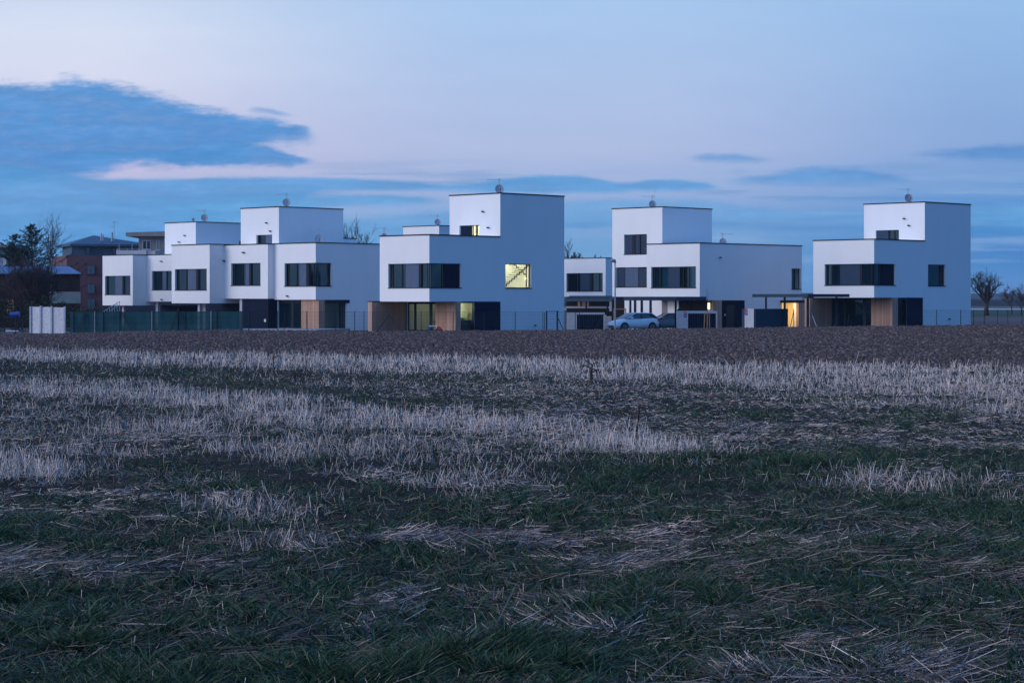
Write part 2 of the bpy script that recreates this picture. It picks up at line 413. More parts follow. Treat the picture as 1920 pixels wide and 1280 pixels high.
def window(F, x0, x1, y0, y1, segs, parent, corner='', clear=False, sill=True, name='window', dep=.22, zz=None):
    """segs: list of (kind, x0, x1) in photo columns; kinds g glass, p grey panel, d dark panel, b blue panel, l louvred glass, w white curtain"""
    a0, a1 = sorted((F.a(x0), F.a(x1))); am = (a0 + a1) / 2
    z1, z0 = F.z(y0, am), F.z(y1, am)
    if zz: z0, z1 = zz
    if 's' in corner: a0 = 0.
    fr = MB(); w_ = .055; o0, o1 = -dep - .05, -dep + .02
    e = .002
    obox(fr, F, a0 + e, a1 - e, o0, o1, z0 + e, z0 + w_); obox(fr, F, a0 + e, a1 - e, o0, o1, z1 - w_, z1 - e)
    obox(fr, F, a0 + e, a0 + w_, o0, o1, z0 + w_, z1 - w_); obox(fr, F, a1 - w_, a1 - e, o0, o1, z0 + w_, z1 - w_)
    subs = []
    for sg in segs:
        k = sg[0]; b0, b1 = sorted((F.a(sg[1]), F.a(sg[2])))
        b0 = max(b0, a0 + w_); b1 = min(b1, a1 - w_)
        if b1 - b0 < .05: continue
        if k in 'glwct':
            for q in (b0, b1):
                if a0 + .15 < q < a1 - .15: obox(fr, F, q - w_ / 2, q + w_ / 2, o0, o1 + .003, z0 + w_, z1 - w_)
            mb = MB(); mb.quad(F.p(b0, -dep - .02, z0 + w_), F.p(b1, -dep - .02, z0 + w_), F.p(b1, -dep - .02, z1 - w_), F.p(b0, -dep - .02, z1 - w_))
            subs.append(('pane', mb, 'pane_clear' if clear or k == 'c' else 'pane'))
            if k == 'l':
                mb = MB(); z = z0 + w_ + .04
                while z < z1 - w_ - .03:
                    obox(mb, F, b0 + .02, b1 - .02, -dep + .03, -dep + .09, z, z + .035); z += .085
                subs.append(('blind', mb, 'grey_panel'))
            if k in 'wt':
                mb = MB(); nn = max(6, int((b1 - b0) / .09)); prev = None
                for q in range(nn + 1):
                    aa = b0 + (b1 - b0) * q / nn; oo = -dep - .22 + .035 * (q % 2)
                    if prev: mb.quad(F.p(prev[0], prev[1], z0 + .05), F.p(aa, oo, z0 + .05), F.p(aa, oo, z1 - .05), F.p(prev[0], prev[1], z1 - .05))
                    prev = (aa, oo)
                subs.append(('curtain', mb, 'curtain' if k == 'w' else 'curtain_teal'))
        else:
            mb = MB(); obox(mb, F, b0, b1, -dep - .06, -dep + .09, z0 + .005, z1 - .005)
            subs.append(('shutter_panel', mb, {'p': 'grey_panel', 'd': 'dark_panel', 'b': 'mid_panel', 'k': 'dark_trim'}[k]))
    fo = fr.build(name, 'anthracite', parent)
    for nm, mb, mm in subs: mb.build(nm, mm, fo)
    if sill:
        gl = [s_ for s_ in segs if s_[0] in 'glwct'] or segs
        mb = MB(); obox(mb, F, a0 - .04 * ('s' not in corner), a1 + .04 * ('e' not in corner), -dep + .02, .05, z0 - .045, z0 + .012)
        mb.build('sill', 'anthracite', fo)
    return (a0, a1, z0, z1, corner)
def room(F, a0, a1, z0, z1, depth, mname, parent, name='lit_room', o=-.305):
    mb = MB(); A = [F.p(a0, o, z0), F.p(a1, o, z0), F.p(a1, o, z1), F.p(a0, o, z1)]
    B = [F.p(a0, -depth, z0), F.p(a1, -depth, z0), F.p(a1, -depth, z1), F.p(a0, -depth, z1)]
    for i in range(4): mb.quad(A[i], A[(i + 1) % 4], B[(i + 1) % 4], B[i])
    mb.quad(*B)
    return mb.build(name, mname, parent)
def lamp(loc, energy, color, name='room_lamp', parent=None, r=.12):
    l = bpy.data.lights.new(name, 'POINT'); l.energy = energy; l.color = color; l.shadow_soft_size = r
    o = bpy.data.objects.new(name, l); col.objects.link(o)
    off = Vector((0, 0, 0))
    if parent is not None: off = Vector(parent.location)
    o.location = Vector(loc) - off; o.parent = parent
def fixture(F, x, y, parent, name='wall_light', w_=.16):
    a = F.a(x); z = F.z(y, a); mb = MB()
    obox(mb, F, a - w_ / 2, a + w_ / 2, .001, .10, z - .05, z + .05)
    obox(mb, F, a - w_ / 2 - .10, a - .02, .10, .24, z - .03, z + .06)
    mb.build(name, 'black_plastic', parent)
GZ = -.15      # ground level round the houses

# ================================================================= HOUSES
def Z1(o, s, ox): return lambda x: ox + x / s

def villa(label, xc, Yc, x_left, x_tower, x_tleft, x_right, y_slab, y_slabbot, y_tower):
    """two storey slab with a tower on its rear half"""
    P = at(xc, Yc); FU, FV = Face(P, U), Face(P, V)
    Lu = FU.a(x_left); at_ = FV.a(x_tower); Lv = FV.a(x_right)
    zs = FU.z(y_slab); zb = FU.z(y_slabbot)
    zt = FV.z(y_tower, at_)
    h = thing('villa', label, 'house', (P[0], P[1], GZ), 'white flat roofed houses')
    T = FV.xy(at_); FT = Face(T, U); Tu = FT.a(x_tleft)
    return dict(P=P, FU=FU, FV=FV, Lu=Lu, at=at_, Lv=Lv, zs=zs, zb=zb, zt=zt, h=h, T=T, FT=FT, Tu=Tu)

def finish_villa(v, ou, ov, ot, ovt, gops_u, gops_v, gv):
    """outer wall: slab block, tower block on the same right-hand plane, set back ground floor"""
    mb = MB(); FU, FV = v['FU'], v['FV']
    wall_face(mb, FU, 0, v['Lu'], v['zb'], v['zs'], ou)
    # right-hand plane in pieces: slab part, tower part, ground part behind gv
    wall_face(mb, FV, 0, v['at'], v['zb'], v['zs'], [o for o in ov if o[0] < v['at']])
    wall_face(mb, FV, v['at'], v['Lv'], v['zb'], v['zt'], [o for o in ov if o[0] >= v['at']])
    wall_face(mb, FV, gv, v['Lv'], GZ - .3, v['zb'], gops_v)
    G = Face(FV.xy(gv), U)
    wall_face(mb, G, 0, v['Lu'], GZ - .3, v['zb'], gops_u)
    Lu, Lv = v['Lu'], v['Lv']
    pp = lambda a, b, z: (v['P'][0] + U[0] * a + V[0] * b, v['P'][1] + U[1] * a + V[1] * b, z)
    mb.quad(pp(Lu, 0, v['zb']), pp(Lu, Lv, v['zb']), pp(Lu, Lv, v['zs']), pp(Lu, 0, v['zs']))
    mb.quad(pp(Lu, gv, GZ - .3), pp(Lu, Lv, GZ - .3), pp(Lu, Lv, v['zb']), pp(Lu, gv, v['zb']))
    mb.quad(pp(0, Lv, GZ - .3), pp(Lu, Lv, GZ - .3), pp(Lu, Lv, v['zs']), pp(0, Lv, v['zs']))
    mb.quad(pp(0, 0, v['zb']), pp(Lu, 0, v['zb']), pp(Lu, gv, v['zb']), pp(0, gv, v['zb']))
    mb.quad(pp(0, gv, v['zb'] + .1), pp(Lu, gv, v['zb'] + .1), pp(Lu, Lv, v['zb'] + .1), pp(0, Lv, v['zb'] + .1))
    mb.quad(pp(0, 0, v['zs']), pp(Lu, 0, v['zs']), pp(Lu, v['at'], v['zs']), pp(0, v['at'], v['zs']))
    wall_face(mb, v['FT'], 0, v['Tu'], v['zs'] - .001, v['zt'], ot)
    Tu = v['Tu']
    mb.quad(pp(Tu, v['at'], v['zs']), pp(Tu, Lv, v['zs']), pp(Tu, Lv, v['zt']), pp(Tu, v['at'], v['zt']))
    mb.quad(pp(0, Lv, v['zs']), pp(Tu, Lv, v['zs']), pp(Tu, Lv, v['zt']), pp(0, Lv, v['zt']))
    mb.quad(pp(0, v['at'], v['zt']), pp(Tu, v['at'], v['zt']), pp(Tu, Lv, v['zt']), pp(0, Lv, v['zt']))
    if Tu > Lu: mb.quad(pp(Lu, v['at'], v['zs']), pp(Tu, v['at'], v['zs']), pp(Tu, Lv, v['zs']), pp(Lu, Lv, v['zs']))
    mb.build('wall', 'plaster', v['h'])
    # roof edges
    t = MB()
    obox(t, FU, -.05, Lu + .05, -.3, .05, v['zs'] + .002, v['zs'] + .085)
    obox(t, FV, .3, v['at'] - .002, -.3, .05, v['zs'] + .002, v['zs'] + .085)
    obox(t, FV, .3, Lv, -Lu - .05, -Lu + .3, v['zs'] + .002, v['zs'] + .085)
    t.build('roof_edge', 'dark_trim', v['h'])
    trim(v['T'], Tu, Lv - v['at'], v['zt'], v['h'])

def slab_panel(F, a0, a1, z0, z1, o, m_, name, parent, th=.06):
    mb = MB(); obox(mb, F, a0, a1, o - th, o, z0, z1); return mb.build(name, m_, parent)

# ---- villa in the middle (tallest, lit windows)
v = villa('white villa with the lit staircase window and lit kitchen beside wood cladding', 805, 144.2, 712, 938, 843, 1058, 440.8, 565.3, 363)
V3 = v; h = v['h']; FU, FV, FT = v['FU'], v['FV'], v['FT']
q = lambda x: 680 + x / 4.2675
zw = (FU.z(539.2), FU.z(493.4))
ou = [window(FU, 728, 805, 493.4, 539.2, [('g', q(228), q(298)), ('g', q(302), q(333)), ('p', q(335), q(438)), ('k', q(438), q(458)), ('g', q(460), q(528))], h, 's', zz=zw)]
ov = [window(FV, 805, 864.5, 493.4, 539.2, [('g', q(553), q(650)), ('d', q(662), q(787))], h, 's', zz=zw)]
sa, sb = FV.a(947.8), FV.a(996.3)
ow = window(FV, 947.8, 996.3, 494.5, 540, [('c', q(1143), q(1326)), ], h, '', clear=True); ov.append(ow)
ot = [window(FT, 861.5, 899, 422.5, 447, [('d', q(775), q(858)), ('c', q(868), q(892)), ('c', q(902), q(934))], h, sill=False)]
gv = FV.a(854.5)
G = Face(FV.xy(gv), U)
zb = v['zb']
# glazed doors, kitchen window
ga = [G.a(x) for x in (763, 816)]
gops_u = []
d0, d1 = sorted(ga)
d1 = min(d1, v['Lu'] - .05)
def doors(F, xs, z0, z1, parent, mm='pane_clear', name='patio_door', dep=.12):
    """xs: list of (x0, x1) glass columns; frame fills the rest"""
    A = [sorted((F.a(a_), F.a(b_))) for a_, b_ in xs]
    lo = min(a_[0] for a_ in A); hi = max(a_[1] for a_ in A)
    fr = MB(); w_ = .1
    obox(fr, F, lo - w_, hi + w_, -dep - .06, -dep, z0, z0 + .10); obox(fr, F, lo - w_, hi + w_, -dep - .06, -dep, z1 - .16, z1 - .002)
    cuts = sorted(A); last = lo - w_
    for a_, b_ in cuts + [[hi + w_, hi + w_]]:
        if a_ - last > .01: obox(fr, F, last, a_, -dep - .06, -dep, z0 + .10, z1 - .16)
        last = b_
    fo = fr.build(name, 'anthracite', parent)
    for a_, b_ in cuts:
        mb = MB(); mb.quad(F.p(a_, -dep - .03, z0 + .1), F.p(b_, -dep - .03, z0 + .1), F.p(b_, -dep - .03, z1 - .16), F.p(a_, -dep - .03, z1 - .16))
        mb.build('pane', mm, fo)
    return (lo - w_, hi + w_, z0, z1)
z0g = GZ + .05
gops_u.append(doors(G, [(q(360), q(403)), (q(418), q(525)), (q(545), q(577))], z0g, zb - .03, h))
room(G, gops_u[0][0] - .3, gops_u[0][1] + .1, z0g - .02, zb + .05, 3.2, 'room_olive', h, 'living_room', -.31)
lamp(G.p((d0 + d1) / 2, -1.9, zb - .5), 11, (1, .95, .62), parent=h)
gops_v = [window(FV, 863.5, 889.5, 567, 622, [('c', 864, 889)], h, '', clear=True, sill=False, name='kitchen_window')]
ka, kb = gops_v[0][:2]
slab_panel(FV, kb + .003, FV.a(938), GZ, zb, .02, 'dark_panel', 'cladding_panel', h)
slab_panel(FV, ka - .01, kb + .003, gops_v[0][3], zb, .02, 'dark_panel', 'cladding_panel', h)
room(FV, ka - .1, kb + 2.6, GZ + .02, zb + .05, 2.6, 'room_cream', h, 'kitchen', -.31)
kmb = MB(); obox(kmb, FV, ka - .05, kb + 2.55, -2.5, -1.9, GZ + .05, GZ + .95)
obox(kmb, FV, ka - .05, kb + 1.2, -.75, -.35, GZ + .05, GZ + .92); kmb.build('kitchen_counter', 'kitchen_dark', h)
kmb = MB(); obox(kmb, FV, ka - .05, kb + 2.55, -2.55, -2.15, GZ + 1.45, GZ + 2.3); kmb.build('kitchen_cupboard', 'room_white', h)
kmb = MB(); rr = random.Random(3)
for i in range(9):
    a_ = ka + .5 + i * (kb - ka) / 8; hh = rr.uniform(.1, .35)
    obox(kmb, FV, a_ - .05, a_ + .06, -.62, -.5, GZ + .92, GZ + .92 + hh)
kmb.build('kitchen_ware', 'kitchen_green', h)
lamp(FV.p((ka + kb) / 2, -1.4, zb - .3), 200, (1, .94, .70), parent=h)
# stair hall
room(FV, sa - .6, sb + 2.6, ow[2] - .9, ow[3] + 1.3, 2.6, 'room_cream', h, 'stair_hall', -.31)
lamp(FV.p((sa + sb) / 2 + 1.2, -1.0, ow[3] + .9), 125, (1, .97, .80), parent=h)
lamp(FV.p(sb + 1.2, -.9, ow[2] - .5), 34, (1, .97, .80), parent=h, name='floor_lamp')
fl = []
st = MB(); st2 = MB(); sd = MB()
wz = ow[2]; n_st = 10; A0 = sa + .95
path = []
for i in range(n_st):
    a_ = A0 + i * .285; z = wz + .35 + (i - 2) * .18
    obox(sd, FV, a_, a_ + .30, -2.0, -1.16, z + .13, z + .19)
    path += [FV.p(a_, -1.1, z + .03), FV.p(a_, -1.1, z + .21)]
st.tube(path + [FV.p(A0 + n_st * .285, -1.1, z + .21)], .055, 4)
path = []
for i in range(n_st):
    a_ = A0 + 3.7 - i * .285; z = wz + .95 + i * .18
    path += [FV.p(a_, -2.3, z), FV.p(a_, -2.3, z + .18)]
st2.tube(path, .055, 4)
so_ = sd.build('staircase', 'stair_tread', h); st.build('stringer', 'stair_steel', so_); st2.build('stringer', 'stair_steel', so_)
mb = MB(); mb.tube([FV.p(sb + 1.9, -2.45, wz + .72), FV.p(sb + 1.9, -2.45, wz + .86)], .06, 10); mb.build('wall_lamp', 'bulb_glow', h)
# lit tower room
room(FT, ot[0][0] - .2, ot[0][1] + .2, ot[0][2] - .3, ot[0][3] + .4, 2.5, 'room_cream', h, 'tower_room', -.31)
lamp(FT.p((ot[0][0] + ot[0][1]) / 2 - .3, -1.3, ot[0][3] + .1), 95, (1, .95, .70), parent=h)
# wood cladding on the set back ground floor and the screen wall at the left end
wl = gops_u[0][0]
slab_panel(G, gops_u[0][1] + .002, v['Lu'] - .002, GZ, zb - .01, .02, 'dark_trim', 'door_frame', h)
for A_, B_ in ((kb - .004, kb + .03),): slab_panel(FV, A_ - .03, A_ + .002, GZ, gops_v[0][3] - .003, -.005, 'dark_panel', 'window_jamb', h, .28)
slab_panel(G, -.03, wl, GZ - .2, zb - .01, .03, 'wood', 'wood_cladding', h, .03)
slab_panel(FV, gv, ka - .005, GZ - .2, zb - .01, .03, 'wood', 'wood_cladding', h, .03)
FE = Face(FU.xy(v['Lu']), V)
f0 = FE.a(697.3)
mb = MB(); obox(mb, FE, f0, gv + .3, -.45, 0, GZ - .2, zb - .03); wsc = mb.build('wood_screen', 'wood', h)
mb = MB(); obox(mb, FE, f0 - .03, gv + .3, -.48, .03, zb - .03, zb + .04); mb.build('cap', 'dark_trim', wsc)
for x, y in ((905.7, 397), (915.5, 427)): fixture(FT, x, y, h)
fixture(FV, 1002.7, 610, h, 'garden_tap', .1)
finish_villa(v, ou, ov, ot, None, gops_u, gops_v, gv)

# ---- villa on the right
v = villa('white villa at the right end of the row by the bare pear tree', 1639, 157.7, 1525, 1734, 1620, 1820, 449.2, 557.8, 379.6)
V5 = v; h = v['h']; FU, FV, FT = v['FU'], v['FV'], v['FT']; zb = v['zb']
q = lambda x: 1500 + x / 4.267
zw = (FU.z(534.3), FU.z(494.2))
ou = [window(FU, 1546.5, 1639, 494.2, 534.3, [('g', q(213), q(300)), ('b', q(313), q(472)), ('k', q(474), q(490)), ('g', q(494), q(580))], h, 's', zz=zw)]
ov = [window(FV, 1639, 1679, 494.2, 534.3, [('g', q(598), q(648)), ('w', q(652), q(664)), ('d', q(668), q(763))], h, 's', zz=zw)]
ov.append(window(FV, 1740, 1773.5, 496, 536, [('g', q(1025), q(1135))], h, '', name='window'))
ot = [window(FT, 1642, 1685.5, 431.5, 453, [('b', q(608), q(700)), ('g', q(706), q(745)), ('g', q(748), q(788))], h, sill=False)]
gv = FV.a(1673.5); G = Face(FV.xy(gv), U)
gops_u = [doors(G, [(q(300), q(345)), (q(358), q(498)), (q(520), q(562))], z0g, zb - .03, h, 'pane')]
gops_v = [window(FV, 1683, 1699.5, 562, 618, [('g', 1684, 1695)], h, '', sill=False)]
ka, kb = gops_v[0][:2]
slab_panel(FV, kb + .003, FV.a(1730), GZ, zb, .02, 'dark_panel', 'cladding_panel', h)
slab_panel(FV, ka - .01, kb + .003, gops_v[0][3], zb, .02, 'dark_panel', 'cladding_panel', h)
slab_panel(G, gops_u[0][1] + .002, v['Lu'] - .002, GZ, zb - .01, .02, 'dark_trim', 'door_frame', h)
slab_panel(FV, kb - .034, kb - .002, GZ, gops_v[0][3] - .003, -.005, 'dark_panel', 'window_jamb', h, .28)
slab_panel(G, -.03, gops_u[0][0], GZ - .2, zb - .01, .03, 'wood', 'wood_cladding', h, .03)
slab_panel(FV, gv, ka - .005, GZ - .2, zb - .01, .03, 'wood', 'wood_cladding', h, .03)
FE = Face(FU.xy(v['Lu']), V); f0 = FE.a(1518.5)
mb = MB(); obox(mb, FE, f0, gv + .3, -.55, 0, GZ - .2, zb - .03); wsc = mb.build('wood_screen', 'wood', h)
mb = MB(); obox(mb, FE, f0 - .03, gv + .3, -.58, .03, zb - .03, zb + .04); mb.build('cap', 'dark_trim', wsc)
for x, y in ((1695, 410), (1703.5, 423)): fixture(FT, x, y, h)
fixture(FV, 1779, 598, h, 'garden_tap', .1)
finish_villa(v, ou, ov, ot, None, gops_u, gops_v, gv)

# ---- house with the curtained window and carport (fourth)
P = at(1312, 165); FU, FV = Face(P, U), Face(P, V)
h = thing('villa', 'white house with pale curtains behind the parked silver hatchback', 'house', (P[0], P[1], GZ), 'white flat roofed houses'); H4 = h
Lu, Lv = FU.a(1213), FV.a(1503.5); zs, zb = FU.z(456.3), FU.z(562.6)
q = lambda x: 1040 + x / 4.57; r_ = lambda x: 1280 + x / 4.57
ou = [window(FU, 1221, 1304.8, 500, 539.5, [('g', q(842), q(888)), ('t', q(892), q(962)), ('b', q(966), q(1064)), ('g', q(1092), q(1138)), ('t', q(1142), q(1208))], h)]
ov = [window(FV, 1484.3, 1502, 503.5, 542, [('t', r_(940), r_(976))], h)]
T = (FU.xy(3.9 * K / S * 0 + FU.a(1213) + .02)[0] + V[0] * 2.1, FU.xy(FU.a(1213) + .02)[1] + V[1] * 2.1)
FT = Face(T, U); FTV = Face(T, V)
# keep the tower's near corner on its photo column
Tu, Tv = FT.a(1148), FTV.a(1335); zt = FT.z(388.6)
print('tower4 px', 960 + FP * T[0] / T[1])
zt0 = FT.z(556)
oT = [window(FT, 1170.2, 1212.8, 439.5, 476.5, [('b', q(597), q(657)), ('k', q(658), q(680)), ('l', q(684), q(722)), ('l', q(733), q(788))], h),
      window(FT, 1154.6, 1212.8, 501, 538, [('l', q(527), q(592)), ('p', q(596), q(708)), ('l', q(713), q(788))], h)]
mb = MB()
block(mb, P, Lu, Lv, zb, zs, ou, ov)
block(mb, T, Tu, Tv, zt0, zt, oT)
mb.build('wall', 'plaster', h)
trim(P, Lu, Lv, zs, h); trim(T, Tu, Tv, zt, h)
fixture(FV, 1350, 483, h)
# ground floor: recessed white wall seen under the carport, wood and dark cladding, entrance door
g1 = FV.a(1337); GP = FV.xy(g1); G = Face(GP, U); GV = Face(GP, V)
mb = MB(); zg = GZ - .3
lw = (.35, .75, FV.z(579, g1), FV.z(568, g1))
Lg = G.a(1171)
wall_face(mb, G, 0, Lg, zg, zb, [lw])
n0, n1 = GV.a(1466), GV.a(1493)
wall_face(mb, GV, 0, n1, zg, zb, [(n0, n1 - .002, zg + .01, zb - .25)])
mb.quad(G.p(Lg, 0, zg), G.p(Lg, -10, zg), G.p(Lg, -10, zb), G.p(Lg, 0, zb))
mb.build('ground_floor_wall', 'plaster', h)
slab_panel(G, Lg + .01, G.a(1146), zg, zb, -.05, 'dark_brick', 'dark_sheet', h)
mb = MB(); mb.quad(G.p(lw[0], -.12, lw[2]), G.p(lw[1], -.12, lw[2]), G.p(lw[1], -.12, lw[3]), G.p(lw[0], -.12, lw[3])); mb.build('lit_window', 'lamp_glow', h)
slab_panel(G, .0, .33, zg, zb - .02, .03, 'wood', 'wood_cladding', h)
slab_panel(G, .34, 5.2, zg, zb - .02, .02, 'dark_brick', 'dark_sheet', h) if False else None
slab_panel(GV, -.02, GV.a(1353), zg, zb - .01, .03, 'wood', 'wood_cladding', h)
slab_panel(GV, GV.a(1353) + .003, GV.a(1396), zg, zb - .01, .02, 'dark_panel', 'cladding_panel', h)
do = slab_panel(GV, GV.a(1361), GV.a(1376), zg, GV.z(572, 1.5), .05, 'black_plastic', 'front_door', h, .028)
mb = MB(); a_ = GV.a(1359); obox(mb, GV, a_ - .08, a_ + .02, .022, .08, GV.z(591.5, 1), GV.z(588.5, 1)); mb.build('doorbell', 'white_plastic', h)
# lit entrance niche
room(GV, n0, n1 + 1.6, GZ + .01, zb - .25, 2.2, 'room_yellow', h, 'entrance_niche', -.305)
lamp(GV.p((n0 + n1) / 2 + .5, -1.0, zb - .75), 85, (1, .80, .48), parent=h, name='porch_lamp')
slab_panel(GV, n1 + .01, n1 + .9, zg, zb - .2, .25, 'wood', 'wood_cladding', h, .4)
slab_panel(GV, n0 - .25, n1 + 1.3, zb - .24, zb - .02, .3, 'dark_trim', 'entrance_canopy', h, .28)
# dark pilasters on the wall under the carport
for x in (1191, 1203.5, 1220):
    a_ = G.a(x); slab_panel(G, a_ - .14, a_ + .14, zg, zb - .01, .03, 'dark_panel', 'wall_strip', h)
a_ = G.a(1246); slab_panel(G, a_ - .35, a_ + .3, zg, zb - .01, .03, 'grey_render', 'wall_strip', h)
slab_panel(G, G.a(1334), G.a(1278), zg, zb - .01, .04, 'dark_panel', 'garage_recess', h) if False else None
a0_, a1_ = sorted((G.a(1273), G.a(1326)))
slab_panel(G, a0_, a1_, zg, zb - .01, .035, 'dark_brick', 'dark_sheet', h)  # flat dark sheet standing in for the shade of the open undercroft

# ---- terraced row on the left: A (corner), B (with tower), C (projecting)
A = at(592, 163.7); FA, FAV = Face(A, U), Face(A, V)
rowg = 'white flat roofed houses'
ha = thing('terraced_house', 'white end house with wood and glass ground floor, right end of the left row', 'house', (A[0], A[1], GZ), rowg)
q = lambda x: 420 + x / 4.267
La = FA.a(514); zsA, zbA = FA.z(455.7), FA.z(561.8)
zw = (FA.z(536.2), FA.z(492.6))
ou = [window(FA, 533.5, 592, 492.6, 536.2, [('g', q(503), q(568)), ('g', q(572), q(592)), ('p', q(594), q(648)), ('k', q(649), q(668)), ('g', q(672), q(728))], ha, 's', zz=zw)]
ov = [window(FAV, 592, 622, 492.6, 536.2, [('w', q(752), q(848))], ha, 's', zz=zw)]
mb = MB(); block(mb, A, La, 13.5 * K, zbA, zsA, ou, ov)
gA = .35; GP = FAV.xy(gA); G = Face(GP, U); GVf = Face(GP, V)
zg = GZ - .5
gd = doors(G, [(522.5, 544), (548.5, 564)], FA.z(616.5), zbA - .12, ha, 'pane')
w0 = window(GVf, 608.5, 650, 563, 618.5, [('c', 610, 640), ('g', 641, 648)], ha, sill=False, name='corner_window')
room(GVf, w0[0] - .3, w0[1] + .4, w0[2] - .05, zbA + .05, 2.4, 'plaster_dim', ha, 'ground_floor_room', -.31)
wall_face(mb, G, 0, La, zg, zbA, [gd]); wall_face(mb, GVf, 0, 13 * K, zg, zbA, [w0])
mb.quad(G.p(La, 0, zg), G.p(La, -12, zg), G.p(La, -12, zbA), G.p(La, 0, zbA))
mb.build('wall', 'plaster', ha)
trim(A, La, 13.5 * K, zsA, ha)
slab_panel(G, -.03, gd[0] - .003, zg, zbA - .01, .04, 'wood', 'wood_cladding', ha, .03)
slab_panel(G, gd[0] - .003, La - .01, zbA - .12, zbA - .003, .05, 'mid_panel', 'blind_box', ha, .04)
slab_panel(GVf, .01, w0[0] - .003, zg, zbA - .01, .04, 'wood', 'wood_cladding', ha, .03)
slab_panel(GVf, w0[0] - .003, w0[1] + .3, zbA - .30, zbA - .01, .05, 'dark_trim', 'blind_box', ha, .04)
fixture(FA, 539, 555, ha)

A1 = FA.xy(La); Fs = Face(A1, V); tB = Fs.a(502.3)          # negative: steps towards the camera
Bp = Fs.xy(tB); FB, FBV = Face(Bp, U), Face(Bp, V)
hb = thing('terraced_house', 'white middle house with the tall tower in the left row', 'house', (Bp[0], Bp[1], GZ), rowg)
Lb = FB.a(421); zsB, zbB = FB.z(458), FB.z(559.8)
ou = [window(FB, 433.4, 488.4, 493.4, 535, [('g', q(75), q(132)), ('g', q(138), q(160)), ('p', q(162), q(192)), ('k', q(193), q(206)), ('g', q(208), q(290))], hb)]
mb = MB(); block(mb, Bp, Lb, 13.5 * K, zbB, zsB, ou)
TB = Face(FB.xy(1.0 * K), V).xy(1.9 * K); FTB = Face(TB, U); FTBV = Face(TB, V)
print('towerB px', 960 + FP * TB[0] / TB[1])
TuB, TvB, ztB = FTB.a(451.5), FTBV.a(643.5), FTB.z(388.4)
ot = [window(FTB, 480.6, 510.3, 440.3, 461, [('g', q(275), q(323)), ('p', q(326), q(384))], hb, sill=False)]
block(mb, TB, TuB, TvB, zsB - .3, ztB, ot)
mb.build('wall', 'plaster', hb)
trim(Bp, Lb, 13.5 * K, zsB, hb); trim(TB, TuB, TvB, ztB, hb)
mb = MB(); C1 = at(643.8, 176); block(mb, C1, 3, 1.6, zsB - .2, Face(C1, V).z(447.6)); mb.build('roof_housing', 'plaster', hb)
trim(C1, 3, 1.6, Face(C1, V).z(447.6), hb)
for x, y in ((500, 418), (507, 433.6)): fixture(FTB, x, y, hb)
fixture(FB, 456.5, 473.5, hb, w_=.3)
mb = MB(); Fq = Face(Face(Bp, V).xy(.02), U)
obox(mb, Fq, .02, Fq.a(456), -7, -.02, zg, zbB - .01); mb.build('ground_floor_cladding', 'dark_panel', hb)
mb = MB(); a_ = Fq.a(508.5); obox(mb, Fq, .30, .52, -.02, .03, Fq.z(603.5), Fq.z(598)); mb.build('meter_box', 'white_plastic', hb)

Fs = Face(FB.xy(Lb), V); Cp = Fs.xy(Fs.a(393)); FC, FCV = Face(Cp, U), Face(Cp, V)
hc = thing('terraced_house', 'white house with wide bay over open pillars at the left end of the near row', 'house', (Cp[0], Cp[1], GZ), rowg)
Lc = FC.a(322); zsC, zbC = FC.z(458.6), FC.z(568.6)
q2 = lambda x: 180 + x / 4.267
ou = [window(FC, 328, 387.6, 504.2, 543.8, [('g', q2(645), q2(708)), ('g', q2(711), q2(724)), ('p', q2(726), q2(792)), ('k', q2(793), q2(810)), ('g', q2(814), q2(886))], hc)]
mb = MB(); block(mb, Cp, Lc, 13 * K, zbC, zsC, ou); mb.build('wall', 'plaster', hc)
trim(Cp, Lc, 13 * K, zsC, hc)
fixture(FCV, 419.3, 489, hc)
def pillar(Fx, x, wd, zt_, parent, o=-.6):
    a_ = Fx.a(x); mb = MB(); obox(mb, Fx, a_ - wd / 2, a_ + wd / 2, o - .3, o, zg, zt_ - .005); mb.build('pillar', 'bin_wall', parent)
Fcr = Face(Face(Cp, V).xy(.5), U)
pillar(Fcr, 372.5, .3, zbC, hc, 0); pillar(Fcr, 362.5, .45, zbC, hc, -1.2)
pillar(Face(Face(Bp, V).xy(.3), U), 451.5, .35, zbB, hb, 0)
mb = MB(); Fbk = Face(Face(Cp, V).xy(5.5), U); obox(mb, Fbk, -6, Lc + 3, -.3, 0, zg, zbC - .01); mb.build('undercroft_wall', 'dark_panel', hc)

# far row behind: E (bay) and D, with tower
E = at(249, 200); FE_, FEV = Face(E, U), Face(E, V)
he = thing('terraced_house', 'white house with low bay at the far left of the row beside the red block', 'house', (E[0], E[1], GZ), rowg)
Le = FE_.a(192.3); zsE, zbE = FE_.z(478.2), FE_.z(572.6)
q1 = q2
ou = [window(FE_, 197, 244.4, 517, 552.3, [('g', q2(85), q2(143)), ('p', q2(146), q2(202)), ('k', q2(203), q2(213)), ('g', q2(216), q2(272))], he)]
mb = MB(); block(mb, E, Le, 14, zbE, zsE, ou)
sE = FEV.a(275.3); Dp0 = FEV.xy(sE); FD0 = Face(Dp0, U); aD = FD0.a(338); Dp = FD0.xy(aD); FD = Face(Dp, U)
zbD = FD0.z(565.2)
ou = [window(FD, 284.8, 323.5, 508, 543.6, [('g', q2(462), q2(514)), ('p', q2(524), q2(554)), ('g', q2(558), q2(612))], he)]
block(mb, Dp, -aD - .005, 12, zbD, zsE - .01, ou)
TE = at(367, 203); FTE, FTEV = Face(TE, U), Face(TE, V); zTE = FTE.z(416.6)
block(mb, TE, FTE.a(309), FTEV.a(470), zbD + .3, zTE)
mb.build('wall', 'plaster', he)
